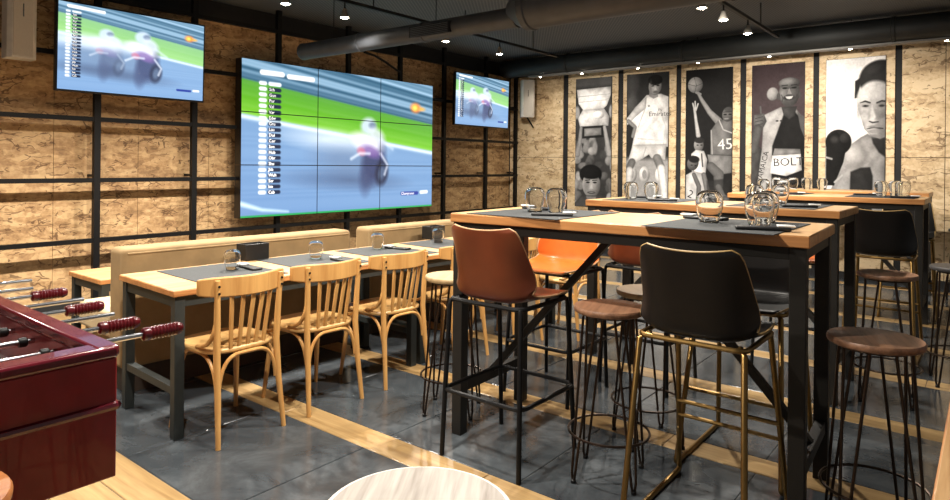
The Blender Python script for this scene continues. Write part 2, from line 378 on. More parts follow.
def text_mesh(name, body, size, mat, parent, org, u, v, align='LEFT', spacing=1.0, ang=0):
    c = bpy.data.curves.new(name, 'FONT'); c.body = body; c.size = size; c.align_x = align; c.space_line = spacing; c.resolution_u = 2
    o = bpy.data.objects.new(name, c); COL.objects.link(o); dg = bpy.context.evaluated_depsgraph_get()
    me = bpy.data.meshes.new_from_object(o.evaluated_get(dg)); bpy.data.objects.remove(o); bpy.data.curves.remove(c)
    u, v, org = Vector(u), Vector(v), Vector(org); ca, sa = math.cos(ang), math.sin(ang)
    for p in me.vertices:
        x, y_ = p.co.x * ca - p.co.y * sa, p.co.x * sa + p.co.y * ca
        p.co = org + u * x - v * y_
    me.materials.clear(); me.update()
    return place(name, me, mat, parent)

# ------------------------------------------------------------------ screens on the side wall
def race(U, V, kind):
    """moving race picture: fence, grass, track, riders; U right, V down in 0..1"""
    c = Canvas(U * 160, V * 90, (.46, .60, .76)); X, Y = c.X, c.Y; big = kind == 'wall'
    t = V - .2 * U
    st = .5 + .20 * np.sin(t * 95) + .18 * np.sin(t * 41 + 1) + .13 * np.sin(t * 170 + 2)
    fence = np.stack([.10 + .55 * st, .26 + .52 * st, .36 + .52 * st], -1)
    a = np.clip((.13 - t) / .02 + .5, 0, 1); c.c = c.c * (1 - a[..., None]) + fence * a[..., None]
    a = np.clip((t - .12) / .015, 0, 1) * np.clip((.35 - t) / .012, 0, 1)
    gr = np.stack([.28 + .16 * (t - .12) / .23 + .06 * st, .58 + .16 * (t - .12) / .23 + .03 * st, .14 + .1 * st], -1)
    if not big: gr = gr * .6 + np.array([.3, .36, .32])
    c.c = c.c * (1 - a[..., None]) + np.clip(gr, 0, 1) * a[..., None]
    c.mix(np.exp(-((t - .36) / .016) ** 2) * .9, (.9, .95, .97))
    sm = .5 + .5 * np.sin(V * 130 + 3 * np.sin(V * 37)); low = np.clip((t - .38) / .1, 0, 1)
    c.mix(low * sm * .10, (.75, .85, .95)); c.mix(np.clip((t - .36) / .6, 0, 1) * .22, (.34, .50, .74))
    riders = [(.63, .55, 1.25)] if big else [(.33, .50, 1.35), (.58, .50, 1.55)]
    for rx, ry, k in riders:
        x, yy = rx * 160, ry * 90
        c.ell(x - 26 * k, yy - 4 * k, 26 * k, 4.5 * k, (.88, .92, .96), .08, 8, .8)
        c.ell(x - 18 * k, yy + 6 * k, 20 * k, 7 * k, (.42, .5, .62), .1, 9, .6)
        c.ell(x - 16 * k, yy + 16 * k, 26 * k, 3.5 * k, (.28, .34, .46), .05, 8, .65)
        c.ell(x, yy + 5 * k, 8 * k, 13 * k, (.18, .2, .34), .15, 6, .8)
        c.ell(x - 5 * k, yy - 4 * k, 11 * k, 5 * k, (.93, .92, .96), .25, 4, .9)
        c.ell(x - 2 * k, yy + 1 * k, 7 * k, 3 * k, (.48, .36, .62), .3, 3, .8); c.ell(x - 9 * k, yy + 1 * k, 3 * k, 2.2 * k, (.8, .4, .5), .3, 2, .7)
        c.ell(x - 4 * k, yy - 13 * k, 5.5 * k, 4.2 * k, (.78, .84, .9), -.15, 3, .95)
        c.ell(x - 1 * k, yy - 13.4 * k, 2.6 * k, 1.8 * k, (.3, .36, .48), 0, 2, .7); c.ell(x + 2 * k, yy - 8 * k, 6 * k, 4 * k, (.86, .88, .93), .5, 4, .8)
        c.ell(x + 6 * k, yy + 12 * k, 4.6 * k, 7 * k, (.13, .15, .24), .2, 3, .85); c.ell(x + 6 * k, yy + 12 * k, 2.2 * k, 4 * k, (.38, .46, .58), .2, 2.5, .7)
        c.ell(x - 6 * k, yy + 15 * k, 4 * k, 8 * k, (.24, .28, .42), 0, 5, .7)
        c.line([(x - 16 * k, yy + 5 * k), (x - 10 * k, yy + 2 * k), (x - 3 * k, yy + 2 * k)], 1.3 * k, (.92, .95, .99), 2, .8)
        c.line([(x + 5 * k, yy + 2 * k), (x + 10 * k, yy + 8 * k), (x + 8 * k, yy + 13 * k)], 1.3 * k, (.9, .92, .97), 2, .8)
        c.line([(x + 5 * k, yy - 6 * k), (x + 14 * k, yy - 1 * k)], 1.5 * k, (.85, .9, .95), 2.5, .6)
    if not big: c.mix(np.full(U.shape, .12), (.8, .9, 1))
    c.ell(.885 * 160, .2 * 90, 5, 3.4, (1, .55, .25), 0, 3); c.ell(.88 * 160, .2 * 90, 2.6, 2, (1, .86, .4), 0, 2); c.ell(.925 * 160, .205 * 90, 3, 1.2, (1, .7, .3), 0, 2)
    if big:
        c.line([(.082 * 160, .073 * 90), (.17 * 160, .073 * 90)], 3.0, (.95, .95, .95), .6); c.line([(.198 * 160, .08 * 90), (.31 * 160, .08 * 90)], 3.0, (.95, .95, .95), .6)
    else: c.line([(.06 * 160, .04 * 90), (.28 * 160, .05 * 90)], 3.2, (.95, .96, .97), .6)
    n = 20; lx, v0, v1 = (.072, .125, .86) if big else (.045, .08, .86)
    for i in range(n):
        yy = (v0 + (v1 - v0) * (i + .5) / n) * 90
        c.line([((lx + .005) * 160, yy), ((lx + (.024 if big else .02)) * 160, yy)], 2.3, (.93, .95, .97), .5)
        dk = (.10, .15, .25) if i else (.93, .95, .97)
        c.line([((lx + .044) * 160, yy), ((lx + .086) * 160, yy)], 2.3, dk, .5)
    c.line([(.80 * 160, .885 * 90), (.90 * 160, .885 * 90)], 2.6, (.16, .24, .58), .6); c.line([(.925 * 160, .88 * 90), (.965 * 160, .878 * 90)], 2.6, (.93, .95, .98), .6)
    if big:
        c.line([(0, .91 * 90), (14, .955 * 90), (32, .975 * 90)], [2.5, 1.5, .5], (.85, .95, .98), 2); c.mix(np.clip((V - .985) / .006, 0, 1), (.12, .62, .3))
    return c.linear()
NAMES = ['Zau', 'Sch', 'Gun', 'Pur', 'Val', 'Var', 'Edw', 'Gru', 'Lau', 'Dol', 'Cor', 'Son', 'Hub', 'Obr', 'Shu', 'Jkb', 'Wuh', 'Ser', 'Ian', 'Cab']
# video wall of nine displays
VX, VY0, VY1, VZ0, VZ1 = -6.28, 3.85, 6.88, .764, 2.49
vw = thing('video_wall', 'large video wall of nine displays showing a blurred motorcycle race', 'video wall', (VX - .06, (VY0 + VY1) / 2, VZ0))
ox = vw.location.copy()
def L(p): return (p[0] - ox.x, p[1] - ox.y, p[2] - ox.z)
pw, ph = (VY1 - VY0) / 3, (VZ1 - VZ0) / 3
for i in range(3):
    for j in range(3):
        y0, z1 = VY0 + pw * i, VZ1 - ph * j
        pb = MB().box(-.055 + .06 - .06, .06 - .0015, L((0, y0, 0))[1] + .001, L((0, y0 + pw, 0))[1] - .001, L((0, 0, z1 - ph))[2] + .001, L((0, 0, z1))[2] - .001).build('display_panel', m_bez, vw, 0, False)
        g = .005; uu, vv = np.meshgrid(np.linspace(0, 1, 108), np.linspace(0, 1, 62))
        rgb = race((i + uu) / 3, (j + vv) / 3, 'wall')
        me = paint_mesh('screen', L((VX, y0 + g, z1 - g)), (0, pw - 2 * g, 0), (0, 0, -(ph - 2 * g)), uu, vv, rgb)
        place('screen', me, m_screen, pb)
VW, VH = VY1 - VY0, VZ1 - VZ0
text_mesh('lettering', '\n'.join(NAMES[1:]), .05, m_caption, vw, L((VX + .002, VY0 + .113 * VW, VZ1 - (.125 + .735 * 1.5 / 20 + .009) * VH)), (0, 1, 0), (0, 0, -1), spacing=.735 / 20 * VH / .05)
text_mesh('lettering', 'Championat', .05, m_caption, vw, L((VX + .002, VY0 + .797 * VW, VZ1 - .894 * VH)), (0, 1, 0), (0, 0, -1))
for yy in (.06, .5, .94):
    MB().box(-.07, -.05, (yy - .5) * VW - .05, (yy - .5) * VW + .05, .1, VH - .1).build('mounting_rail', m_black, vw, 0, False)

def small_tv(y0, y1, z0, z1, label):
    tv = thing('television', label, 'television', (-6.22, (y0 + y1) / 2, z0)); W, Hh = y1 - y0, z1 - z0
    fr = MB().box(-.05, -.003, -W / 2, W / 2, 0, Hh).build('casing', m_bez, tv, .006)
    uu, vv = np.meshgrid(np.linspace(0, 1, 190), np.linspace(0, 1, 107)); g = .016
    place('screen', paint_mesh('screen', (0, -W / 2 + g, Hh - g), (0, W - 2 * g, 0), (0, 0, -(Hh - 2 * g)), uu, vv, race(uu, vv, 'small')), m_screen, tv)
    text_mesh('lettering', '\n'.join(NAMES[1:]), .022, m_caption, tv, (.002, -W / 2 + .096 * W, Hh - (.08 + .78 * 1.5 / 20 + .02) * Hh), (0, 1, 0), (0, 0, -1), spacing=.78 * .96 / 20 * Hh / .022)
    MB().bar((-.05, 0, Hh * .5), (-.135, 0, Hh * .5), .2, .3).build('wall_bracket', m_black, tv)
    tv.rotation_euler = (0, math.radians(1.2), 0)
    return tv
small_tv(2.07, 3.40, 1.965, 2.745, 'flat television beside the white loudspeaker, showing two blurred motorcycle riders on racetrack')
small_tv(7.294, 8.655, 1.955, 2.745, 'flat television in the corner nearest the tall photographs, showing two blurred riders')

# ------------------------------------------------------------------ five tall photographs on the end wall
def figure_lift(c):     # man looking up under a raised silver cup, crowd behind
    c.mix(np.clip((60 - c.Y) / 20 + .5, 0, 1), .36)
    for i in range(46):
        r = random.random; c.ell(20 + 160 * r(), 245 + 250 * r(), 9 + 8 * r(), 11 + 12 * r(), .25 + .6 * r(), 0, 5, .8)
    c.poly([(36, 66), (165, 62), (164, 92), (150, 128), (136, 140), (62, 142), (44, 118)], .93); c.line([(38, 92), (162, 88)], 2, .7); c.line([(46, 112), (156, 108)], 2, .75)
    c.poly([(60, 140), (140, 138), (160, 168), (156, 200), (50, 204), (42, 170)], .82); c.ell(70, 165, 14, 12, .95, 0, 4); c.ell(120, 160, 20, 14, .97, 0, 4)
    for x_ in (34, 40, 166): c.ell(x_, 150, 8, 22, .62, 0, 4)
    c.poly([(56, 200), (138, 198), (140, 240), (58, 244)], .16); c.poly([(66, 208), (130, 206), (131, 232), (67, 236)], .55)
    c.line([(54, 205), (48, 262), (40, 300)], [12, 16, 22], .55, 3); c.line([(142, 204), (152, 255), (160, 300)], [12, 16, 20], .6, 3)
    c.ell(92, 372, 42, 34, .10, 0, 4); c.ell(95, 410, 34, 46, .62, 0, 3); c.ell(78, 408, 10, 30, .5, 0, 8, .6); c.ell(94, 376, 34, 14, .10, 0, 5)
    for ex in (82, 108): c.ell(ex, 402, 7, 3, .14, 0, 2); c.line([(ex - 9, 395), (ex + 8, 393)], 3, .16)
    c.poly([(94, 402), (102, 424), (88, 425)], .74, 3); c.ell(95, 438, 15, 4.5, .25, 0, 2); c.ell(95, 437, 10, 1.8, .6, 0, 2)
    c.ell(96, 452, 16, 6, .5, 0, 4, .6); c.poly([(58, 450), (132, 448), (170, 490), (170, 620), (30, 620), (30, 480)], .3, 3); c.poly([(76, 452), (114, 452), (108, 480), (84, 480)], .5, 3)
def figure_kick(c):     # footballer in a white kit running
    c.ell(60, 80, 30, 50, .30, 0, 20, .7); c.ell(60, 150, 22, 40, .34, 0, 15, .7); c.mix(np.clip((c.Y - 330) / 20, 0, 1), .62)
    for x_ in (60, 105, 160): c.ell(x_, 395, 18, 28, .78, 0, 2); c.ell(x_, 395, 8, 16, .58, 0, 2)
    c.poly([(38, 200), (110, 120), (160, 118), (186, 130), (186, 300), (60, 298), (72, 230)], .88, 3)
    c.poly([(110, 125), (70, 160), (38, 205), (42, 222), (76, 190), (108, 165)], .80, 3); c.line([(82, 230), (96, 190), (108, 160)], 3, .7, 3)
    c.line([(160, 180), (176, 230), (170, 290)], 3, .72, 4); c.line([(80, 270), (170, 278)], 3, .76, 4); c.line([(46, 208), (70, 230), (62, 262)], [14, 12, 12], .5, 3)
    c.poly([(62, 292), (180, 290), (176, 345), (128, 338), (120, 326), (78, 352), (45, 352)], .82, 3); c.line([(110, 300), (98, 338)], 3, .68, 3)
    c.line([(60, 352), (50, 376)], 26, .42, 4); c.line([(148, 338), (160, 366)], 28, .45, 4); c.line([(52, 380), (46, 440), (44, 520)], [24, 22, 18], .82, 4); c.line([(162, 372), (172, 440), (176, 540)], [26, 24, 18], .84, 4)
    c.poly([(120, 108), (150, 110), (150, 128), (134, 134), (118, 124)], .5, 3); c.ell(139, 92, 22, 30, .56, .05, 2); c.ell(140, 70, 24, 18, .08, .05, 3)
    for ex in (131, 149): c.ell(ex, 90, 5, 2.4, .15, 0, 2); c.line([(ex - 6, 84), (ex + 6, 83)], 2.5, .15)
    c.poly([(140, 92), (145, 104), (135, 104)], .68, 2); c.ell(140, 111, 8, 2.5, .28, 0, 2); c.ell(124, 95, 5, 22, .38, 0, 6, .6); c.ell(118, 158, 4, 4, .6, 0, 2)
def figure_dunk(c):     # basketball player stretching for a ball above defenders
    c.ell(68, 96, 26, 27, .52, 0, 2); c.line([(44, 92), (70, 100), (93, 92)], 1.5, .25); c.line([(64, 70), (72, 98), (66, 122)], 1.5, .25); c.ell(60, 86, 10, 9, .66, 0, 6, .6)
    c.line([(78, 124), (92, 150), (118, 190), (148, 222)], [10, 13, 18, 26], .50, 3); c.line([(72, 122), (86, 128)], 8, .5, 2)
    c.line([(66, 178), (72, 220), (80, 268)], [9, 11, 16], .66, 3); c.line([(60, 158), (66, 182)], 5, .7, 2); c.line([(68, 152), (69, 180)], 5, .7, 2); c.line([(78, 160), (71, 182)], 5, .7, 2)
    c.poly([(122, 252), (148, 216), (194, 218), (194, 335), (122, 332)], .40, 3); c.line([(150, 218), (164, 250), (194, 262)], 4, .62, 2); c.line([(124, 252), (128, 330)], 4, .6, 2)
    c.ell(178, 200, 18, 24, .34, .15, 2); c.ell(182, 184, 16, 9, .22, 0, 4, .7); c.ell(170, 200, 5, 2.4, .1, 0, 2); c.ell(186, 200, 5, 2.4, .1, 0, 2); c.ell(174, 214, 8, 2.4, .5, 0, 2); c.line([(164, 192), (192, 192)], 2, .14)
    c.poly([(112, 332), (194, 336), (194, 392), (150, 400), (118, 372)], .46, 3); c.line([(124, 372), (150, 398), (150, 440)], [30, 34, 30], .36, 3); c.line([(150, 440), (166, 470), (180, 480)], [20, 16, 22], .82, 3)
    c.ell(82, 300, 17, 22, .48, 0, 2); c.ell(84, 284, 17, 10, .16, 0, 3); c.ell(78, 300, 4, 2, .14, 0, 1.5); c.ell(91, 300, 4, 2, .14, 0, 1.5)
    c.poly([(56, 330), (72, 316), (100, 320), (112, 350), (104, 410), (60, 404)], .80, 3); c.line([(92, 330), (96, 372)], 5, .3, 2); c.line([(62, 336), (64, 396)], 3, .3, 2)
    c.ell(62, 362, 20, 24, .34, .2, 2); c.ell(66, 348, 19, 12, .12, .1, 3); c.ell(58, 368, 4, 2, .12, 0, 1); c.ell(72, 370, 4, 2, .12, 0, 1)
    c.poly([(38, 402), (64, 388), (98, 396), (112, 430), (104, 480), (110, 620), (38, 620)], .70, 3); c.line([(66, 400), (84, 440), (80, 500)], [14, 16, 14], .36, 3); c.line([(100, 400), (112, 450), (110, 480)], [16, 18, 16], .42, 3)
    c.poly([(110, 420), (190, 410), (194, 620), (112, 620)], .16, 6, .7); c.line([(130, 470), (140, 620)], 26, .3, 4); c.line([(174, 480), (176, 620)], 22, .32, 4)
def figure_run(c):      # smiling sprinter pointing up, bib on the chest
    c.ell(112, 145, 20, 22, .52, 0, 4); c.mix(np.clip((c.Y - 90) / 700, 0, .12), .45)
    c.poly([(82, 215), (140, 190), (190, 196), (222, 240), (222, 620), (36, 620), (40, 420), (76, 330)], .60, 4)
    c.poly([(150, 215), (176, 196), (216, 240), (222, 300), (222, 470), (110, 470), (112, 320)], .10, 5); c.poly([(196, 210), (222, 226), (222, 300), (206, 262)], .3, 3)
    c.poly([(42, 300), (76, 330), (70, 380), (62, 450), (36, 460), (36, 330)], .26, 4)
    c.line([(70, 186), (72, 214)], 6, .32, 2); c.poly([(48, 214), (82, 208), (92, 236), (78, 262), (56, 268), (46, 244)], .34, 3)
    for i in range(3): c.line([(52, 226 + 11 * i), (78, 220 + 12 * i)], 2, .18)
    c.line([(62, 262), (52, 300), (46, 330)], [30, 32, 36], .30, 3)
    c.poly([(142, 190), (194, 190), (186, 222), (168, 232), (150, 218)], .22, 3); c.ell(168, 142, 34, 48, .30, 0, 2.5); c.ell(168, 112, 35, 19, .30, 0, 3); c.ell(160, 106, 22, 9, .5, -.1, 8, .6)
    c.ell(150, 150, 14, 22, .42, 0, 9, .6); c.ell(132, 154, 6, 12, .25, 0, 2); c.ell(204, 154, 5, 12, .22, 0, 2)
    for ex in (153, 184): c.ell(ex, 128, 8, 3, .08, 0, 2); c.line([(ex - 10, 119), (ex + 9, 118)], 3, .12)
    c.poly([(168, 128), (176, 148), (160, 148)], .46, 3); c.ell(168, 160, 20, 9, .17, 0, 3); c.poly([(155, 156), (181, 155), (176, 163), (168, 165), (160, 163)], .72, 2.5); c.ell(168, 182, 18, 7, .24, 0, 6, .6); c.line([(142, 150), (147, 162), (144, 172)], 2, .18, 3); c.line([(194, 150), (190, 162), (193, 172)], 2, .16, 3)
    c.ell(128, 236, 5, 3, .2); c.ell(142, 236, 5, 3, .2)
    c.poly([(112, 352), (208, 346), (212, 400), (160, 420), (106, 412)], .88, 1.5); c.poly([(120, 328), (206, 330), (208, 346), (114, 352)], .5, 2)
def figure_box(c):      # young boxer turned to the camera, glove raised
    c.mix(np.clip((c.X - 60) / 400, 0, .12), .7)
    c.poly([(70, 390), (96, 318), (140, 286), (160, 276), (190, 300), (212, 320), (212, 620), (36, 620), (40, 470)], .56, 4); c.ell(120, 340, 34, 34, .70, 0, 26, .7)
    c.poly([(166, 270), (212, 280), (212, 345), (192, 330), (176, 305)], .14, 6); c.poly([(110, 388), (140, 376), (168, 374), (176, 400), (172, 620), (104, 620)], .16, 5)
    c.ell(72, 300, 40, 38, .10, 0, 3); c.poly([(34, 288), (66, 268), (100, 300), (88, 360), (60, 430), (34, 430)], .09, 3); c.ell(92, 288, 16, 15, .16, 0, 4); c.ell(60, 292, 12, 10, .26, 0, 9, .6)
    c.line([(34, 345), (52, 350)], 6, .6, 3); c.line([(62, 420), (84, 400)], 6, .7, 3)
    c.poly([(124, 130), (150, 110), (212, 106), (212, 286), (196, 292), (170, 284), (150, 262), (138, 224), (130, 196)], .66, 3)
    c.poly([(168, 150), (212, 130), (212, 286), (196, 290), (184, 250), (196, 214)], .42, 12, .75)
    c.ell(195, 117, 62, 54, .12, -.1, 6); c.poly([(120, 172), (121, 120), (140, 110), (133, 150), (128, 170)], .12, 4); c.ell(180, 178, 54, 56, .66, 0, 9); c.ell(196, 178, 34, 46, .5, 0, 16, .6); c.ell(178, 88, 30, 16, .2, -.3, 14, .6)
    c.ell(152, 192, 17, 9, .5, 0, 9, .6); c.ell(200, 192, 15, 9, .34, 0, 9, .6); c.line([(137, 185), (152, 181), (166, 186)], [2, 5, 4], .14, 3); c.line([(186, 187), (200, 182), (212, 184)], [4, 5, 4], .12, 3)
    c.ell(153, 195, 9, 3.2, .2, 0, 2.5); c.ell(200, 196, 8, 3.2, .14, 0, 2.5); c.ell(152, 194.5, 2.6, 2.4, .06, 0, 1.5)
    c.poly([(172, 194), (183, 228), (176, 240), (165, 236)], .74, 6); c.line([(164, 240), (174, 244), (190, 242)], [3, 5, 4], .22, 2); c.ell(150, 228, 10, 12, .78, 0, 8, .6)
    c.line([(158, 262), (178, 258), (204, 262)], [2, 4, 3], .14, 2); c.ell(180, 270, 18, 6, .50, 0, 3, .8); c.ell(180, 256, 18, 4, .46, 0, 3, .8); c.ell(176, 284, 16, 6, .4, 0, 4, .6); c.ell(133, 210, 6, 20, .5, 0, 6, .6)
ZB = .72
def cloud(shape):
    """soft photographic unevenness: a few octaves of interpolated random values"""
    rg = np.random.default_rng(11); out = np.zeros(shape)
    for n, a in ((6, .10), (14, .10), (34, .09), (70, .06)):
        m = n * 3; q = rg.random((m + 1, n + 1)) - .5; yy = np.linspace(0, m - .001, shape[0]); xx = np.linspace(0, n - .001, shape[1])
        iy, ix = yy.astype(int), xx.astype(int); fy, fx = (yy - iy)[:, None], (xx - ix)[None]
        fy, fx = fy * fy * (3 - 2 * fy), fx * fx * (3 - 2 * fx)
        out += a * 2 * (q[iy][:, ix] * (1 - fy) * (1 - fx) + q[iy + 1][:, ix] * fy * (1 - fx) + q[iy][:, ix + 1] * (1 - fy) * fx + q[iy + 1][:, ix + 1] * fy * fx)
    return out
def poster(x0, x1, zx0, zx1, ztop, zref, yt, yr, base, fn, label, name_txt=None):
    W, Hh = x1 - x0, ztop - ZB
    ps = thing('photo_poster', label, 'poster', (x0, YB - .006, ZB))
    MB().box(0, W, -.012, 0, 0, Hh).build('backing_board', m_black, ps, 0, False)
    nx, ny = 150, 440; uu, vv = np.meshgrid(np.linspace(0, 1, nx), np.linspace(0, 1, ny))
    k = (yr - yt) / (ztop - zref)
    c = Canvas(zx0 + uu * (zx1 - zx0), yt + vv * Hh * k, base, .55); fn(c)
    g = c.linear() * np.array([1.0, .975, .965]) * (1 + .9 * cloud(vv.shape))[..., None]; g = g + (np.random.default_rng(3).random(g.shape[:2])[..., None] - .5) * .02 * (.2 + g)
    place('print', paint_mesh('print', (.004, -.0135, Hh - .004), (W - .008, 0, 0), (0, 0, -(Hh - .008)), uu, vv, np.clip(g, 0, 1)), m_print, ps)
    return ps, (lambda x, y_: ((x - zx0) / (zx1 - zx0) * W, -.015, Hh - (y_ - yt) / k)), k
poster(-5.235, -4.602, 33, 167, 2.75, 1.11, 28, 400, .22, figure_lift, 'black and white photograph of a man beneath a raised silver trophy')
ps, P, k = poster(-4.353, -3.693, 40, 185, 2.754, 1.221, 45, 400, .16, figure_kick, 'black and white photograph of a footballer in a white kit')
text_mesh('lettering', 'Fly', .055, m_inkg, ps, P(150, 178), (1, 0, 0), (0, 0, -1), 'LEFT'); text_mesh('lettering', 'Emirates', .098, m_ink, ps, P(118, 194), (1, 0, 0), (0, 0, -1), 'LEFT')
ps, P, k = poster(-3.441, -2.788, 36, 193, 2.744, 1.255, 45, 400, .11, figure_dunk, 'black and white photograph of a basketball player stretching towards a ball')
text_mesh('lettering', '45', .21, m_inkw, ps, P(146, 316), (1, 0, 0), (0, 0, -1), 'LEFT', ang=.06); text_mesh('lettering', '2', .16, m_ink, ps, P(42, 474), (1, 0, 0), (0, 0, -1), 'LEFT', ang=-.4)
ps, P, k = poster(-2.539, -1.89, 40, 218, 2.734, 1.336, 45, 400, (.22, .18, .19), figure_run, 'sepia photograph of a smiling runner wearing a name bib and pointing up')
text_mesh('lettering', 'BOLT', .15, m_ink, ps, P(116, 388), (1, 0, 0), (0, 0, -1), 'LEFT', ang=.06); text_mesh('lettering', 'JAMAICA', .098, m_ink, ps, P(78, 436), (1, 0, 0), (0, 0, -1), 'LEFT', ang=1.35)
poster(-1.649, -1.007, 33, 210, 2.727, 1.274, 52, 400, .93, figure_box, 'bright photograph of a boxer with a dark glove against white background')

# ------------------------------------------------------------------ ceiling: ducts, tracks, spotlights
d1 = thing('ventilation_duct', 'round grey ventilation duct crossing the room, widening past a collar', 'duct', (-5.75, 4.25, 2.55))
MB().lathe([(.02, 0), (.085, 0), (.09, .01), (.09, .03), (.085, .04), (.085, 2.78)], 28, axis='x').build('narrow_section', m_duct, d1)
for q in (.9, 1.75): MB().lathe([(.086, q), (.092, q + .005), (.092, q + .03), (.086, q + .035)], 28, axis='x').build('seam_ring', m_duct, d1)
MB().lathe([(.085, 2.72), (.1, 2.74), (.16, 2.86), (.172, 2.87), (.172, 2.92), (.16, 2.93), (.16, 8.9)], 32, (0, 0, .05), axis='x').build('wide_section', m_duct, d1)
for q in (4.4, 6.0): MB().lathe([(.161, q), (.17, q + .005), (.17, q + .04), (.161, q + .045)], 32, (0, 0, .05), axis='x').build('seam_ring', m_duct, d1)
vg = MB().box(1.66, 2.14, -.094, -.07, -.055, .04).build('grille', m_black, d1)
for i in range(6): MB().box(1.68, 2.12, -.1, -.09, -.05 + i * .015, -.044 + i * .015).build('grille_slat', m_duct, vg, 0, False)
for q in (.5, 1.9, 3.6, 6.5): MB().tube([(q, 0, .08), (q, 0, ZC - 2.55)], .004, 6).build('hanger_rod', m_black, d1)
d2 = thing('ventilation_duct', 'black round duct with a pale perforated underside along the photograph wall', 'duct', (-6.3, 8.62, 2.93))
MB().lathe([(.02, .0), (.13, 0), (.14, .02), (.14, 9.3)], 28, axis='x').build('pipe', m_ductb, d2)
for q in (1.2, 3.0, 5.4): MB().lathe([(.141, q), (.15, q + .005), (.15, q + .04), (.141, q + .045)], 28, axis='x').build('seam_ring', m_ductb, d2)
MB().box(.5, 9.2, -.03, .09, -.165, -.14).build('perforated_strip', m_mesh, d2, .004)
for q in (1.45, 3.2, 5.0, 6.6): MB().tube([(q, 0, .1), (q, 0, ZC - 2.93)], .004, 6).build('hanger_rod', m_black, d2)
tag(MB().tube([(XL + .05, 5.62, 2.8), (XL + .05, 5.8, 2.78), (XL + .05, 6.0, 2.72), (XL + .05, 6.15, 2.66), (XL + .04, 6.27, 2.62), (XL + .04, 6.28, 2.52)], .016, 8).build('cable_conduit', m_black), 'bent black conduit running above the video wall to a batten', 'conduit')

TZ = 2.84
def track(x, y0, y1, label):
    t = thing('lighting_track', label, 'light track', (x, y0, TZ))
    MB().box(-.017, .017, 0, y1 - y0, 0, .03).build('rail', m_black, t)
    n = int((y1 - y0) / 1.4)
    for i in range(n + 1): MB().tube([(0, .1 + i * 1.38, .03), (0, .1 + i * 1.38, ZC - TZ)], .006, 6).build('hanger_rod', m_black, t)
track(-4.65, .0, 7.6, 'long black lighting track over the low dining tables')
track(-1.92, .2, 7.9, 'long black lighting track over the high tables')
def spot_light(name, energy, angle, blend, rot=(0, 0, 0), radius=.035, loc=(0, 0, 0), parent=None, col=(1, .925, .82)):
    l = bpy.data.lights.new(name, 'SPOT'); l.energy = energy; l.spot_size = math.radians(angle); l.spot_blend = blend; l.shadow_soft_size = radius; l.color = col
    o = bpy.data.objects.new(name, l); COL.objects.link(o); o.parent = parent; o.location = loc; o.rotation_euler = rot; return o
sp = {'stem': MB().tube([(0, 0, .08), (0, 0, .142)], .007, 8).mesh('stem'),
      'lamp_body': MB().lathe([(.012, .085), (.022, .08), (.026, .05), (.04, .02), (.046, .0), (.042, .0), (.036, .018)], 20).mesh('lamp_body'),
      'bulb': MB().lathe([(.0, -.002), (.02, -.006), (.036, .004), (.036, .012), (0, .013)], 20).mesh('bulb')}
m_lampb = plain('satin steel', (176, 170, 160), .3, .8)
def spotlight(x, y, label, group, aim=0.0):
    t = thing('spotlight', label, 'spotlight', (x, y, TZ - .14), 0, group)
    place('stem', sp['stem'], m_black, t); place('lamp_body', sp['lamp_body'], m_lampb, t); place('bulb', sp['bulb'], m_bulb, t)
    if aim: spot_light('lamp_light', AIM_W, 100, .8, (math.radians(aim), 0, 0), .03, (0, .01, -.03), t)
    else: spot_light('lamp_light', SPOT_W, 140, .7, (0, 0, 0), .03, (0, 0, -.03), t)
for y in (.5, 1.4, 2.3, 3.254, 3.888, 5.296, 6.277): spotlight(-4.65, y, 'small steel spotlight glowing on the track over the low tables', 'spotlights over the low tables', 52 if y > 6 else 0)
for y in (.9, 2.0, 3.1, 4.75, 5.436, 5.997, 6.744): spotlight(-1.92, y, 'small steel spotlight glowing on the track over the high tables', 'spotlights over the high tables', 55 if y in (5.436, 6.744) else 0)
for x in (-5.6, -4.86, -3.96, -3.1, -2.2, -1.31, -.4, .6):
    t = thing('recessed_light', 'tiny round light set in the perforated duct strip above the photographs', 'recessed light', (x, 8.65, 2.765), 0, 'tiny lights under the duct')
    MB().lathe([(.0, -.008), (.018, -.008), (.02, -.004), (.02, 0), (0, 0)], 16).build('lens', m_bulb, t)
    MB().lathe([(.021, -.006), (.028, -.006), (.028, 0), (.021, 0)], 16).build('trim_ring', m_lampb, t)
    spot_light('lamp_light', WASH_W, 120, .8, (math.radians(18), 0, 0), .03, (0, 0, -.03), t)

# ------------------------------------------------------------------ loudspeakers
def speaker(loc, rz, W, D, Hh, label, bracket):
    t = thing('loudspeaker', label, 'loudspeaker', loc, rz)
    b = MB().prism([(-W / 2, -D), (W / 2, -D), (W / 2, -.03), (W / 2 - .03, 0), (-W / 2 + .03, 0), (-W / 2, -.03)], 0, Hh).build('cabinet', m_spk, t, .006)
    MB().box(-W / 2 + .035, W / 2 - .035, -.001, .006, .02, Hh - .02).build('grille', m_grillw, t, .003)
    MB().box(-.004, .004, .006, .009, Hh * .55, Hh * .72).build('badge', m_chrome, t, 0, False)
    for p, q in bracket: MB().tube([p, q], .012, 8).build('bracket', m_black, t)
speaker((-6.2, 1.83, 2.2), -PI / 2, .21, .16, .62, 'white loudspeaker box on the batten wall above the table football', [((0, -.16, .3), (0, -.18, .3))])
speaker((-5.93, 8.80, 2.15), math.radians(222), .22, .19, .61, 'white loudspeaker box in the corner beside the tall photographs', [((0, -.1, .0), (-.12, -.2, -.16)), ((0, -.1, .3), (0, -.46, .3))])

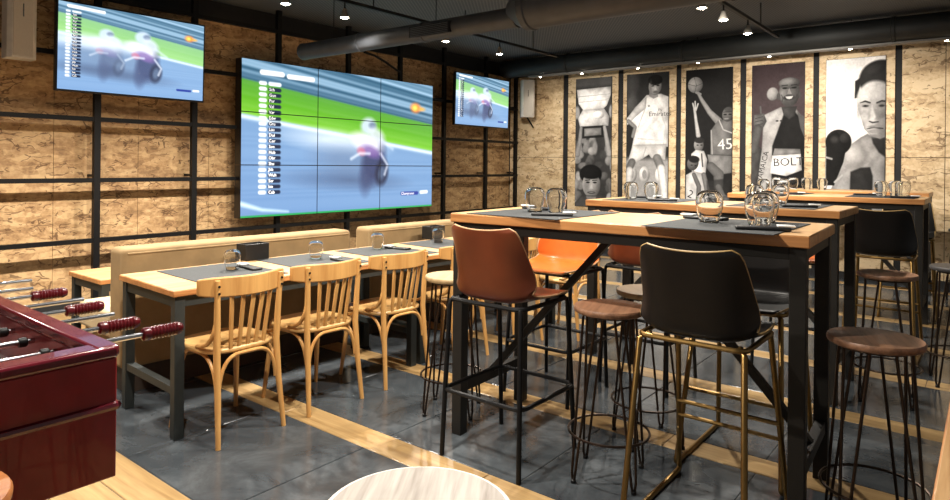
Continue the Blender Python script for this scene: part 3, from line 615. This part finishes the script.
# ------------------------------------------------------------------ high tables
def high_table(x0, x1, y0, y1, label, rz=0):
    W, D = x1 - x0, y1 - y0; t = thing('high_table', label, 'table', ((x0 + x1) / 2, (y0 + y1) / 2, 0), rz); Hh = 1.122
    a, b = W / 2, D / 2
    tt = MB().box(-a, a, -b, b, Hh - .045, Hh - .002).build('table_top', m_oakx, t, .004); MB().box(-a + .004, a - .004, -b + .004, b - .004, Hh - .0025, Hh).build('veneer', m_venx, tt, .001)
    l = .058; zt = Hh - .046
    for sx in (-1, 1):
        for sy in (-1, 1):
            cx, cy = sx * (a - .012 - l / 2), sy * (b - .012 - l / 2)
            MB().box(cx - l / 2, cx + l / 2, cy - l / 2, cy + l / 2, 0, zt).build('leg', m_steel, t, .003)
        cx = sx * (a - .012 - l / 2)
        MB().box(cx - .025, cx + .025, -b + .07, b - .07, zt - .046, zt).build('apron', m_steel, t, .002)
        MB().box(cx - .02, cx + .02, -b + .07, b - .07, .21, .26).build('stretcher', m_steel, t, .002)
        MB().bar((cx, 0, .25), (sx * .06, 0, zt - .02), .032, .04, (0, 1, 0)).build('diagonal_brace', m_steel, t, .002)
    for sy in (-1, 1):
        cy = sy * (b - .012 - l / 2); MB().box(-a + .07, a - .07, cy - .025, cy + .025, zt - .046, zt).build('apron', m_steel, t, .002)
    MB().box(-a + .07, a - .07, -.02, .02, zt - .04, zt).build('centre_rail', m_steel, t, .002)
    return t
high_table(-2.172, -.528, 2.54, 3.21, 'high oak table on steel legs between the tan and black leather chairs', .048)
high_table(-2.32, -.68, 4.2, 4.86, 'middle high oak table, between two other high tables')
high_table(-1.98, -.425, 6.35, 7.0, 'high oak table with a black leather chair at its front edge')
high_table(-2.1, -.5, 8.0, 8.6, 'high oak table nearest the wall of tall photographs')

# ------------------------------------------------------------------ low tables and benches
ROW = -.045
def RW(x, y):
    dx, dy = x + 3.11, y - 1.555; c, q = math.cos(ROW), math.sin(ROW)
    return (-3.11 + c * dx - q * dy, 1.555 + q * dx + c * dy)
def low_table(y0, y1, label, x0=-3.79, x1=-3.11, Hh=.738, th=.032, row=True):
    a, b = (x1 - x0) / 2, (y1 - y0) / 2; t = thing('low_table', label, 'table', ((x0 + x1) / 2, (y0 + y1) / 2, 0))
    if row: t.location.x, t.location.y = RW((x0 + x1) / 2, (y0 + y1) / 2); t.rotation_euler.z = ROW
    tt = MB().box(-a, a, -b, b, Hh - th, Hh - .002).build('table_top', m_oaky, t, .004); MB().box(-a + .004, a - .004, -b + .004, b - .004, Hh - .0025, Hh).build('veneer', m_veny, tt, .001)
    l = .05; zt = Hh - th - .001
    for sy in (-1, 1):
        for sx in (-1, 1):
            cx, cy = sx * (a - .014 - l / 2), sy * (b - .014 - l / 2)
            MB().box(cx - l / 2, cx + l / 2, cy - l / 2, cy + l / 2, 0, zt).build('leg', m_teal, t, .003)
        cy = sy * (b - .014 - l / 2)
        MB().box(-a + .064, a - .064, cy - .02, cy + .02, zt - .055, zt).build('apron', m_teal, t, .002)
        MB().box(-a + .064, a - .064, cy - .02, cy + .02, .215, .255).build('stretcher', m_teal, t, .002)
    for sx in (-1, 1):
        cx = sx * (a - .014 - l / 2); MB().box(cx - .02, cx + .02, -b + .064, b - .064, zt - .055, zt).build('apron', m_teal, t, .002)
    return t
low_table(1.555, 3.218, 'low oak table on grey steel legs beside the table football handles')
low_table(3.226, 4.89, 'low oak table on grey steel legs, reaching behind the tan leather chair')
low_table(1.83, 3.3, 'small lower oak table between the upholstered bench and the batten wall', -5.2, -4.66, .57, row=False)
low_table(1.25, 2.85, 'brown oak table beside the wire stool at the high table end', -.085, .62, .752, row=False)

def bench(y0, y1, label):
    t = thing('bench', label, 'bench', (*RW(-4.05, (y0 + y1) / 2), 0), ROW); b = (y1 - y0) / 2
    MB().box(-.1, .1, -b, b, .15, .855).build('backrest', m_suede, t, .03, seg=3)
    MB().box(-.62, -.1, -b, b, .3, .46).build('seat_cushion', m_suede2, t, .025, seg=3)
    MB().box(-.58, -.1, -b + .03, b - .03, .12, .3).build('seat_base', m_suede, t, .004)
    MB().box(-.56, .07, -b + .04, b - .04, 0, .15).build('plinth', m_kick, t, .003)
    MB().tube([(.1, -b + .03, .825), (.1, b - .03, .825)], .006, 8).build('piping', m_suede, t)
bench(1.63, 3.29, 'tan upholstered bench back behind the low table with the black box, near table football')
bench(3.48, 5.16, 'tan upholstered bench back with the gap beside it, below the video wall end')

# ------------------------------------------------------------------ bentwood chairs
def arc(p0, p1, p2, n=8):
    p0, p1, p2 = Vector(p0), Vector(p1), Vector(p2)
    return [p0 * (1 - s) ** 2 + p1 * 2 * s * (1 - s) + p2 * s * s for s in [i / n for i in range(n + 1)]]
def make_bentwood(label):
    t = thing('bentwood_chair', label, 'chair')
    pts = []
    for i in range(28):
        a = 2 * PI * i / 28; c, s_ = math.cos(a), math.sin(a); e = .62
        pts.append((.205 * math.copysign(abs(c) ** e, c), .205 * math.copysign(abs(s_) ** e, s_) * (1 if s_ > 0 else .95)))
    MB().prism(pts, .432, .458).build('seat', m_beechx, t, .009)
    for sx in (-1, 1):
        MB().tube([(sx * .185, -.235, 0), (sx * .172, -.205, .25), (sx * .168, -.187, .45), (sx * .172, -.195, .62), (sx * .178, -.205, .80)], [.012, .0155, .017, .0155, .013], 10).build('back_post', m_beech, t)
        MB().tube([(sx * .185, .205, 0), (sx * .168, .175, .25), (sx * .158, .158, .436)], [.011, .015, .017], 10).build('front_leg', m_beech, t)
        MB().tube(arc((sx * .176, -.19, .585), (sx * .2, -.19, .47), (sx * .195, -.06, .465)), .0095, 8, rz=1.3).build('hip_brace', m_beech, t)
        MB().tube(arc((sx * .172, -.19, .27), (sx * .172, -.165, .425), (sx * .172, -.04, .424)) + arc((sx * .172, .02, .424), (sx * .168, .15, .425), (sx * .166, .165, .27)), .009, 8).build('side_arch', m_beech, t)
    for yy, z0, tagn in ((-.195, .26, 'back_arch'), (.165, .27, 'front_arch')):
        MB().tube(arc((-.16, yy, z0), (-.15, yy, .425), (-.05, yy, .424)) + arc((.05, yy, .424), (.15, yy, .425), (.16, yy, z0)), .0095, 8).build(tagn, m_beech, t)
    n = 18; vs = []; fs = []
    for i in range(n + 1):
        x = -.243 + .486 * i / n; q = (x / .243) ** 2; yc = -.241 + .105 * q; e = .012 * q ** 3
        for dy, z in ((-.010, .716 + e), (.010, .716 + e), (.010, .815 - e), (-.010, .815 - e)): vs.append((x, yc + dy, z))
    for i in range(n):
        for k in range(4): fs.append((i * 4 + k, i * 4 + (k + 1) % 4, i * 4 + 4 + (k + 1) % 4, i * 4 + 4 + k))
    fs += [(3, 2, 1, 0), tuple(n * 4 + k for k in range(4))]
    MB().add(vs, fs).build('top_rail', m_beech, t, .006)
    for i in range(5):
        x = -.092 + .046 * i
        MB().bar((x, -.183, .452), (x * 1.18, -.239 + .105 * (x * 1.18 / .243) ** 2, .73), .021, .011, (0, 1, 0)).build('back_slat', m_beech, t, .003)
    for sx in (-1, 1):
        for z in (.738, .772): MB().lathe([(0, -.006), (.006, -.005), (.006, 0)], 10, (sx * .177, -.2175, z), 'y').build('screw', m_black, t)
    return t
ch = make_bentwood('bentwood chair at the low table corner, beside the table football handles')
ch.location = (-3.105, 1.835, 0); ch.rotation_euler = (0, 0, PI / 2 + .02)
dup(ch, (-3.10, 2.37, 0), PI / 2 - .02, 'bentwood chair between two others at the low tables')
dup(ch, (-3.085, 2.93, 0), PI / 2 - .04, 'bentwood chair at the low table end, next to the pale stool')
dup(ch, (-3.06, 3.52, 0), PI / 2 + .02, 'bentwood chair partly hidden behind the tan leather bar chair')
dup(ch, (-2.98, 4.12, 0), PI / 2, 'bentwood chair at the low table, seen under the first high table')
dup(ch, (-2.74, 4.66, 0), PI / 2 - .05, 'bentwood chair at the farther end of the low tables')

# ------------------------------------------------------------------ leather bar chairs
PROF = [(.212, .742, .165), (.208, .752, .188), (.1, .748, .203), (0, .745, .208), (-.1, .745, .212), (-.17, .749, .217), (-.207, .764, .22), (-.219, .80, .22), (-.227, .86, .215), (-.236, .93, .207), (-.245, 1.0, .198), (-.251, 1.05, .19), (-.2535, 1.075, .18), (-.2545, 1.088, .155)]
LIFT_Z = [.004, .006, .012, .02, .032, .045, .045, .03, .012, 0, 0, 0, 0, 0]
LIFT_Y = [0, 0, 0, 0, .008, .03, .075, .10, .105, .085, .06, .04, .028, .02]
def shell_pt(i, s):
    """profile index i (float), s in -1..1 across: flat middle, side edges swept up and forward"""
    j = min(int(i), len(PROF) - 2); q = i - j
    p = [PROF[j][k] * (1 - q) + PROF[j + 1][k] * q for k in range(3)]
    lz, ly = (a[j] * (1 - q) + a[j + 1] * q for a in (LIFT_Z, LIFT_Y)); e = abs(s) ** 4
    dip = .014 * (1 - s * s) * max(0, (i - 9.5) / 3.5)
    return Vector((p[2] * s, p[0] + ly * e, p[1] + lz * e - dip))
def shell_meshes():
    n, m = 40, 18; top = [[shell_pt((len(PROF) - 1) * i / n, -1 + 2 * k / m) for k in range(m + 1)] for i in range(n + 1)]
    vs = []; fs = []; T = .011
    for i in range(n + 1):
        for k in range(m + 1):
            a = top[min(i + 1, n)][k] - top[max(i - 1, 0)][k]; b = top[i][min(k + 1, m)] - top[i][max(k - 1, 0)]; nn = a.cross(b).normalized()
            vs.append(top[i][k] + nn * T / 2)
            vs.append(top[i][k] - nn * T / 2)
    ix = lambda i, k, s: (i * (m + 1) + k) * 2 + s
    for i in range(n):
        for k in range(m):
            fs.append((ix(i, k, 0), ix(i + 1, k, 0), ix(i + 1, k + 1, 0), ix(i, k + 1, 0))); fs.append((ix(i, k, 1), ix(i, k + 1, 1), ix(i + 1, k + 1, 1), ix(i + 1, k, 1)))
    for i in range(n):
        fs.append((ix(i, 0, 0), ix(i, 0, 1), ix(i + 1, 0, 1), ix(i + 1, 0, 0))); fs.append((ix(i, m, 0), ix(i + 1, m, 0), ix(i + 1, m, 1), ix(i, m, 1)))
    for k in range(m):
        fs.append((ix(0, k, 0), ix(0, k + 1, 0), ix(0, k + 1, 1), ix(0, k, 1))); fs.append((ix(n, k, 0), ix(n, k, 1), ix(n, k + 1, 1), ix(n, k + 1, 0)))
    edge = [top[i][0] for i in range(n + 1)] + [top[n][k] for k in range(1, m)] + [top[i][m] for i in range(n, -1, -1)] + [top[0][k] for k in range(m - 1, 0, -1)]
    return MB().add(vs, fs).mesh('shell', True, 80), MB().tube(edge, .0056, 8, True).mesh('piping')
SH, PIPE = shell_meshes()
def rect_loop(w_, d0, d1, z, r=.04):
    P = []
    for cx, cy, a0 in ((w_ - r, d1 - r, 0), (-w_ + r, d1 - r, 90), (-w_ + r, d0 + r, 180), (w_ - r, d0 + r, 270)):
        for k in range(5):
            a = math.radians(a0 + 22.5 * k); P.append((cx + r * math.cos(a), cy + r * math.sin(a), z))
    return P
def make_bar_chair(label, lm, pm_, fm, sled):
    t = thing('bar_chair', label, 'bar chair')
    dz = (0, 0, -.012) if sled else None
    me = SH.copy(); place('shell', me, lm, t, loc=dz); mp = PIPE.copy(); place('piping', mp, pm_, t, loc=dz)
    if not sled:
        for sx in (-1, 1):
            for y0, y1 in ((-.24, -.212), (.235, .185)):
                MB().tube([(sx * .22, y0, 0), (sx * .204, y1, .70), (sx * .2, y1 * .98, .728), (sx * .17, y1 * .85, .737)], .0115, 10).build('leg', fm, t)
        MB().tube(rect_loop(.205, -.212, .185, .735), .011, 8, True).build('seat_frame', fm, t)
        MB().tube(rect_loop(.225, -.236, .225, .31, .05), .0105, 8, True).build('footrest', fm, t)
    else:
        for sx in (-1, 1):
            P = [(sx * .17, -.17, .724), (sx * .194, -.207, .71), (sx * .222, -.285, .05)] + arc((sx * .2235, -.293, .03), (sx * .225, -.298, .0115), (sx * .225, -.26, .0115), 4) + \
                arc((sx * .225, .26, .0115), (sx * .225, .298, .0115), (sx * .2235, .293, .03), 4) + [(sx * .222, .285, .05), (sx * .186, .165, .71), (sx * .165, .13, .722)]
            MB().tube(P, .0115, 10).build('sled_leg', fm, t)
        MB().tube(rect_loop(.198, -.21, .165, .724), .010, 8, True).build('seat_frame', fm, t)
        for z, yy in ((.28, .238), (.345, .226)):
            MB().tube([(-.207, yy, z), (.207, yy, z)], .009, 8).build('footrest_bar', fm, t)
    return t
o1 = make_bar_chair('red brown leather bar chair on black legs beside the low tables, back turned outward', m_or2, m_pip, m_black, False)
o1.location = (-1.80, 2.54, 0)
o2 = make_bar_chair('bright tan leather bar chair on black legs, facing the red brown one across the table', m_or, m_pip, m_black, False)
o2.location = (-2.08, 3.418, 0); o2.rotation_euler = (0, 0, PI)
dup(o1, (-1.72, 3.96, 0), 0, 'red brown leather bar chair at the front of the middle high table')
dup(o2, (-1.07, 4.93, 0), PI, 'bright tan leather bar chair at the rear of the middle high table')
k1 = make_bar_chair('black leather bar chair with brass sled legs, back turned outward, beside the high table end', m_bk, m_pipb, m_brass, True)
k1.location = (-.865, 2.562, 0)
dup(k1, (-.90, 3.20, 0), PI, 'black leather bar chair on brass legs, seat facing outward under the first high table')
dup(k1, (-.635, 5.70, 0), 0, 'black leather bar chair on brass legs behind the stool at the middle high table')
dup(k1, (-.62, 7.30, 0), PI + .1, 'black leather bar chair on brass legs behind the third high table')

# ------------------------------------------------------------------ wire stools
def make_stool(label, top, R_=.158):
    t = thing('wire_stool', label, 'stool')
    MB().lathe([(0, .722), (R_ - .012, .722), (R_ - .003, .727), (R_, .735), (R_, .744), (R_ - .004, .75), (0, .75)], 44).build('seat', top, t)
    q = R_ * .74
    for i in range(4):
        a = PI / 4 + i * PI / 2; f = (.18 * math.cos(a), .18 * math.sin(a), .006)
        P = []
        for s_, z in ((-1, .722), (-1, .7)): P.append((q * math.cos(a + s_ * .42), q * math.sin(a + s_ * .42), z))
        c1 = Vector((f[0], f[1], .02)); tn = Vector((-math.sin(a), math.cos(a), 0))
        P += [tuple(c1 - tn * .012 + Vector((0, 0, .02))), tuple(c1 - tn * .006 - Vector((0, 0, .008))), tuple(c1 + tn * .006 - Vector((0, 0, .008))), tuple(c1 + tn * .012 + Vector((0, 0, .02)))]
        for s_, z in ((1, .7), (1, .722)): P.append((q * math.cos(a + s_ * .42), q * math.sin(a + s_ * .42), z))
        MB().tube(P, .0058, 8).build('hairpin_leg', m_bronze, t)
        MB().lathe([(0, 0), (.012, 0), (.012, .012), (0, .02)], 10, (f[0], f[1], 0)).build('foot', m_black, t)
    MB().tube([(.176 * math.cos(2 * PI * k / 40), .176 * math.sin(2 * PI * k / 40), .2) for k in range(40)], .0055, 8, True).build('foot_ring', m_bronze, t)
    MB().tube([(q * math.cos(2 * PI * k / 32), q * math.sin(2 * PI * k / 32), .716) for k in range(32)], .0055, 8, True).build('top_ring', m_bronze, t)
    return t
st = make_stool('brown wooden wire stool at the end of the first high table', m_walnut); st.location = (-.333, 2.785, 0); st.rotation_euler = (0, 0, .35)
dup(st, (-.485, 4.54, 0), .1, 'brown wooden wire stool at the end of the middle high table')
dup(st, (-1.32, 2.62, 0), .3, 'brown wooden wire stool between the red brown and black leather chairs')
s2 = make_stool('pale wooden wire stool at the end of the first high table, beside the bentwood chairs', m_pale); s2.location = (-2.35, 2.76, 0); s2.rotation_euler = (0, 0, .5)
dup(s2, (-1.345, 3.09, 0), .8, 'pale wooden wire stool partly hidden behind the front black leather chair')
s3 = make_stool('dark wooden wire stool past the oak plank strips, beside the third high table', plain('black stained wood', (62, 60, 60), .5)); s3.location = (-.16, 5.15, 0); s3.rotation_euler = (0, 0, .2)
dup(s3, (-.2, 8.35, 0), .4, 'dark wooden wire stool standing against the pale end wall')
s4 = make_stool('whitewashed round stool with oak grain and a white rim', m_white_oak, .168); s4.location = (-.80, .848, 0); s4.rotation_euler = (0, 0, .6)
rim = MB().tube([(.1685 * math.cos(2 * PI * k / 48), .1685 * math.sin(2 * PI * k / 48), .743) for k in range(48)], .006, 8, True).build('seat_rim', plain('white edging', (236, 230, 220), .5), s4)

s5 = make_stool('tan wooden round stool beside the red table football cabinet', m_tanw, .168); s5.location = (-1.51, .262, 0)

# ------------------------------------------------------------------ table football
FX0, FX1, FY0, FY1, FT, FB = -3.52, -1.742, -.05, .727, .90, .565
# cabinet
tf = thing('table_football', 'dark red lacquered table football with steel rods and ribbed handles', 'table football', ((FX0 + FX1) / 2, (FY0 + FY1) / 2, 0))
fx, fy = tf.location.x, tf.location.y; A, B = (FX1 - FX0) / 2, (FY1 - FY0) / 2
for sx in (-1, 1):
    x0, x1 = (A - .05, A) if sx > 0 else (-A, -A + .05)
    MB().box(x0, x1, -B, B, FB, FT - .03).build('end_panel', m_red, tf, .004)
    MB().box(x0 - .012, x1 + .006 * sx, -B - .002, B + .002, FT - .03, FT).build('end_rail', m_rail, tf, .008)
    MB().tube([(sx * A, -B, .747), (sx * A, B, .747)], .011, 8).build('moulding', m_rail, tf)
for sy in (-1, 1):
    y0, y1 = (B - .045, B) if sy > 0 else (-B, -B + .045)
    MB().box(-A + .05, A - .05, y0, y1, FB, FT - .03).build('side_panel', m_red, tf, .003)
    MB().box(-A - .004, A + .004, y0 - .006, y1 + .006, FT - .028, FT + .002).build('side_rail', m_rail, tf, .008)
    MB().tube([(-A, sy * B, .747), (A, sy * B, .747)], .011, 8).build('moulding', m_rail, tf)
MB().box(-A + .05, A - .05, -B + .045, B - .045, FB + .02, FB + .03).build('cabinet_floor', m_red, tf)
nb = 9
for i in range(nb):
    w0 = (2 * A - .1) / nb; x0 = -A + .05 + w0 * i
    MB().box(x0 + .001, x0 + w0 - .001, -B + .045, B - .045, .735, .745).build('field_board', m_fieldr if i in (6, 8) else m_field, tf, 0, False)
RX = [(-2.016, 1), (-2.19, 1), (-2.36, 0), (-2.53, 1), (-2.70, 0), (-2.90, 1), (-3.08, 0), (-3.29, 0)]
hp = [(.012, 0), (.019, .004), (.021, .02)] + [(.0178 + (.0035 if k % 2 else 0), .026 + k * .0052) for k in range(16)] + [(.02, .112), (.014, .124), (0, .127)]
HM = MB().lathe(hp, 16, axis='y').mesh('handle'); BM = MB().lathe([(.008, 0), (.013, 0), (.0145, .004), (.0145, .018), (.011, .022), (.008, .022)], 14, axis='y').mesh('bumper')
PLM = MB()
PLM.box(-.008, .008, -.014, .014, -.085, -.02); PLM.box(-.012, .012, -.018, .018, -.03, .03); PLM.lathe([(0, .028), (.012, .034), (.014, .044), (.01, .054), (0, .057)], 10)
PLM = PLM.mesh('player')
for i, (x, own) in enumerate(RX):
    yo = (FY1 + (.175 if own else .245) - fy); yi = FY0 - (.24 if own else .18) - fy
    slide = (.02, -.035, .0, -.01, .03, .0, -.02, .04)[i]
    rd = MB().tube([(0, yi + slide, 0), (0, yo + slide, 0)], .008, 10).build('rod', m_chrome, tf, loc=(x - fx, 0, .842))
    place('handle', HM, m_handle, rd, loc=(0, yo + slide - .012, 0)) if own else None
    if not own:
        h2 = place('handle', HM, m_handle, rd, loc=(0, yi + slide + .012, 0)); h2.rotation_euler = (0, 0, PI)
    place('bumper', BM, m_black, rd, loc=(0, B - .045 - .04, 0)); place('bumper', BM, m_black, rd, loc=(0, -B + .05, 0))
    for j, yp in enumerate([(0,), (-.12, .12), (-.2, 0, .2), (-.24, -.12, 0, .12, .24), (-.24, -.12, 0, .12, .24), (-.2, 0, .2), (-.12, .12), (0,)][i]):
        place('player', PLM, m_chrome if own else m_black, rd, loc=(0, yp + slide, 0))
for sx in (-1, 1):
    MB().box(sx * .5 - .05, sx * .5 + .05, -B + .16, -B + .26, 0, FB + .02).build('leg', m_rail, tf, .004); MB().box(sx * .5 - .05, sx * .5 + .05, B - .34, B - .24, 0, FB + .02).build('leg', m_rail, tf, .004)

# ------------------------------------------------------------------ placemats, glasses, pouches, boxes
def mat_mesh(a, b): return MB().box(-a / 2, a / 2, -b / 2, b / 2, 0, .003).mesh('placemat', False)
MT = {}
def placemat(x0, x1, y0, y1, z, label, group):
    k = (round(x1 - x0, 3), round(y1 - y0, 3))
    if k not in MT: MT[k] = mat_mesh(*k)
    o = tag(place('placemat', MT[k], m_mat, loc=((x0 + x1) / 2, (y0 + y1) / 2, z)), label, 'placemat', group)
    if z < 1: o.location.x, o.location.y = RW((x0 + x1) / 2, (y0 + y1) / 2); o.rotation_euler.z = ROW
ZT, ZL = 1.1225, .7385
placemat(-2.06, -1.53, 2.515, 3.14, ZT, 'charcoal placemat on the first high table in front of the tan leather chairs', None)
placemat(-1.13, -.62, 2.515, 3.14, ZT, 'charcoal placemat on the first high table in front of the black leather chairs', None)
for x0, x1, y0, y1, nm in ((-2.2, -1.68, 4.23, 4.83, 'middle high table'), (-1.33, -.82, 4.23, 4.83, 'middle high table'), (-1.85, -1.35, 6.38, 6.97, 'third high table from the low tables'), (-1.0, -.5, 6.38, 6.97, 'third high table from the low tables')):
    placemat(x0, x1, y0, y1, ZT, 'charcoal placemat on the ' + nm, 'placemats on the ' + nm)
placemat(-3.745, -3.165, 1.74, 2.23, ZL, 'charcoal placemat in front of the bentwood chair beside the table football', None)
placemat(-3.745, -3.165, 2.36, 2.85, ZL, 'charcoal placemat on the low table next to the black box', None)
placemat(-3.745, -3.165, 2.98, 3.46, ZL, 'charcoal placemat lying across the joint of the two low tables', None)
placemat(-3.745, -3.165, 3.6, 4.08, ZL, 'charcoal placemat on the low table behind the tan leather bar chair', None)
gp = [(.029, 0), (.031, .001), (.036, .02), (.0425, .045), (.0455, .066), (.044, .084), (.037, .099), (.024, .107), (0, .109)]
gi = [(0, .1055), (.022, .1035), (.034, .0965), (.0415, .083), (.043, .066), (.0402, .045), (.034, .02), (.0293, .001)]
GM = MB().lathe(gp + gi + [(.029, 0)], 28).mesh('stemless_glass', True, 60)
def glass(x, y, z, label, group=None, s=1.0):
    s *= 1.08
    if z < 1: x, y = x + .03, y + .02
    o = tag(place('stemless_glass', GM, m_glass, loc=(x, y, z)), label, 'glass', group); o.scale = (s, s, s)
    return o
zm = ZT + .0032; zl = ZL + .0032
glass(-1.865, 2.84, zm, 'upturned clear glass by the tan chairs, farther from the napkin pouch', None, 1.1)
glass(-1.735, 2.84, zm, 'upturned clear glass by the tan chairs, right behind the napkin pouch', None, 1.1)
glass(-.975, 2.88, zm, 'upturned clear glass standing alone on the placemat by the black chairs', None, 1.2)
glass(-.755, 2.84, zm, 'upturned clear glass next to the pouch at the first high table end', None, 1.2)
glass(-.79, 3.06, zm, 'upturned clear glass behind another at the first high table end', None, 1.2)
glass(-2.09, 4.47, zm, 'upturned clear glass at the stool-free end of the middle high table', None, 1.1)
glass(-1.98, 4.58, zm, 'upturned clear glass beside the white napkin on the middle high table', None, 1.1)
for x, y in ((-1.2, 4.40), (-1.1, 4.62)): glass(x, y, zm, 'upturned clear glass amid the middle high table, near its stool', 'glasses near the stool of the middle high table', 1.15)
for x, y in ((-.775, 6.76), (-.68, 6.9), (-.605, 6.72)): glass(x, y, zm, 'upturned clear glass on the third high table above the black chair', 'glasses above the black chair', 1.15)
for x, y in ((-1.72, 6.6), (-1.6, 6.85)): glass(x, y, zm, 'upturned clear glass on the third high table away from the black chair', 'glasses away from the black chair', 1.15)
for x in (-1.98, -1.8, -1.66, -1.5): glass(x, 8.15, ZT, 'upturned clear glass on the high table nearest the photographs', 'glasses on the table by the photographs', 1.15)
glass(-3.50, 2.06, zl, 'upturned clear glass beside the black box on the low table', None)
glass(-3.50, 2.66, zl, 'upturned clear glass on the placemat between the black box and the table joint', None)
glass(-3.57, 3.27, zl, 'upturned clear glass on the placemat across the joint of the low tables', None)
glass(-3.48, 3.84, zl, 'upturned clear glass on the low table behind the tan leather bar chair', None)
PM_ = {'pouch': MB().box(-.1, .1, -.032, .032, 0, .014).mesh('pouch', False), 'napkin': MB().box(.05, .115, -.026, .026, .0142, .022).mesh('napkin', False),
       'fork': MB().bar((.02, -.008, .017), (.125, -.01, .0245), .006, .003).mesh('fork', False)}
def pouch(x, y, z, rz, label, group=None):
    t = thing('cutlery_pouch', label, 'cutlery pouch', (x, y, z), rz, group)
    place('pouch', PM_['pouch'], m_pouch, t, .006); place('napkin', PM_['napkin'], m_nap, t, .004); place('fork', PM_['fork'], m_chrome, t)
pouch(-1.66, 2.68, zm, .5, 'black cutlery pouch with napkin on the placemat by the tan chairs')
pouch(-1.95, 3.0, zm, 2.9, 'black cutlery pouch behind the two glasses by the tan chairs')
pouch(-.70, 2.68, zm, .35, 'black cutlery pouch at the end of the first high table')
pouch(-1.04, 3.02, zm, 3.0, 'black cutlery pouch behind the glass by the black leather chairs')
for x, y in ((-1.82, 4.4), (-2.08, 4.72), (-.93, 4.38), (-1.23, 4.7)): pouch(x, y, zm, .4, 'black cutlery pouch on the middle high table', 'pouches on the middle high table')
for x, y in ((-.58, 6.48), (-.9, 6.85), (-1.45, 6.5)): pouch(x, y, zm, .3, 'black cutlery pouch on the high table with one black chair in front', 'pouches on the third high table')
pouch(-3.43, 2.17, zl, PI - .1, 'black cutlery pouch beside the bentwood chair nearest the table football')
pouch(-3.25, 2.72, zl, PI - .1, 'black cutlery pouch on the low table behind the middle bentwood chair')
pouch(-3.42, 3.38, zl, PI + .2, 'black cutlery pouch on the placemat across the low table joint')
def holder(x, y, z, label, rz):
    t = thing('napkin_box', label, 'napkin box', (x, y, z), rz); a, b, h = .085, .055, .105
    bx = MB()
    for x0, x1, y0, y1 in ((-a, a, -b, -b + .006), (-a, a, b - .006, b), (-a, -a + .006, -b + .006, b - .006), (a - .006, a, -b + .006, b - .006)): bx.box(x0, x1, y0, y1, 0, h)
    bx.box(-a + .006, a - .006, -b + .006, b - .006, 0, .006); bx.build('box', m_box, t, .002)
    MB().box(-a + .012, a - .012, -b + .012, b - .012, .007, h - .012).build('napkins', m_pouch, t)
holder(-3.76, 2.40, ZL, 'black open napkin box on the low table by the table football', PI / 2)
holder(-3.70, 4.08, zl, 'black open napkin box on the low table behind the tan leather chair', PI / 2)
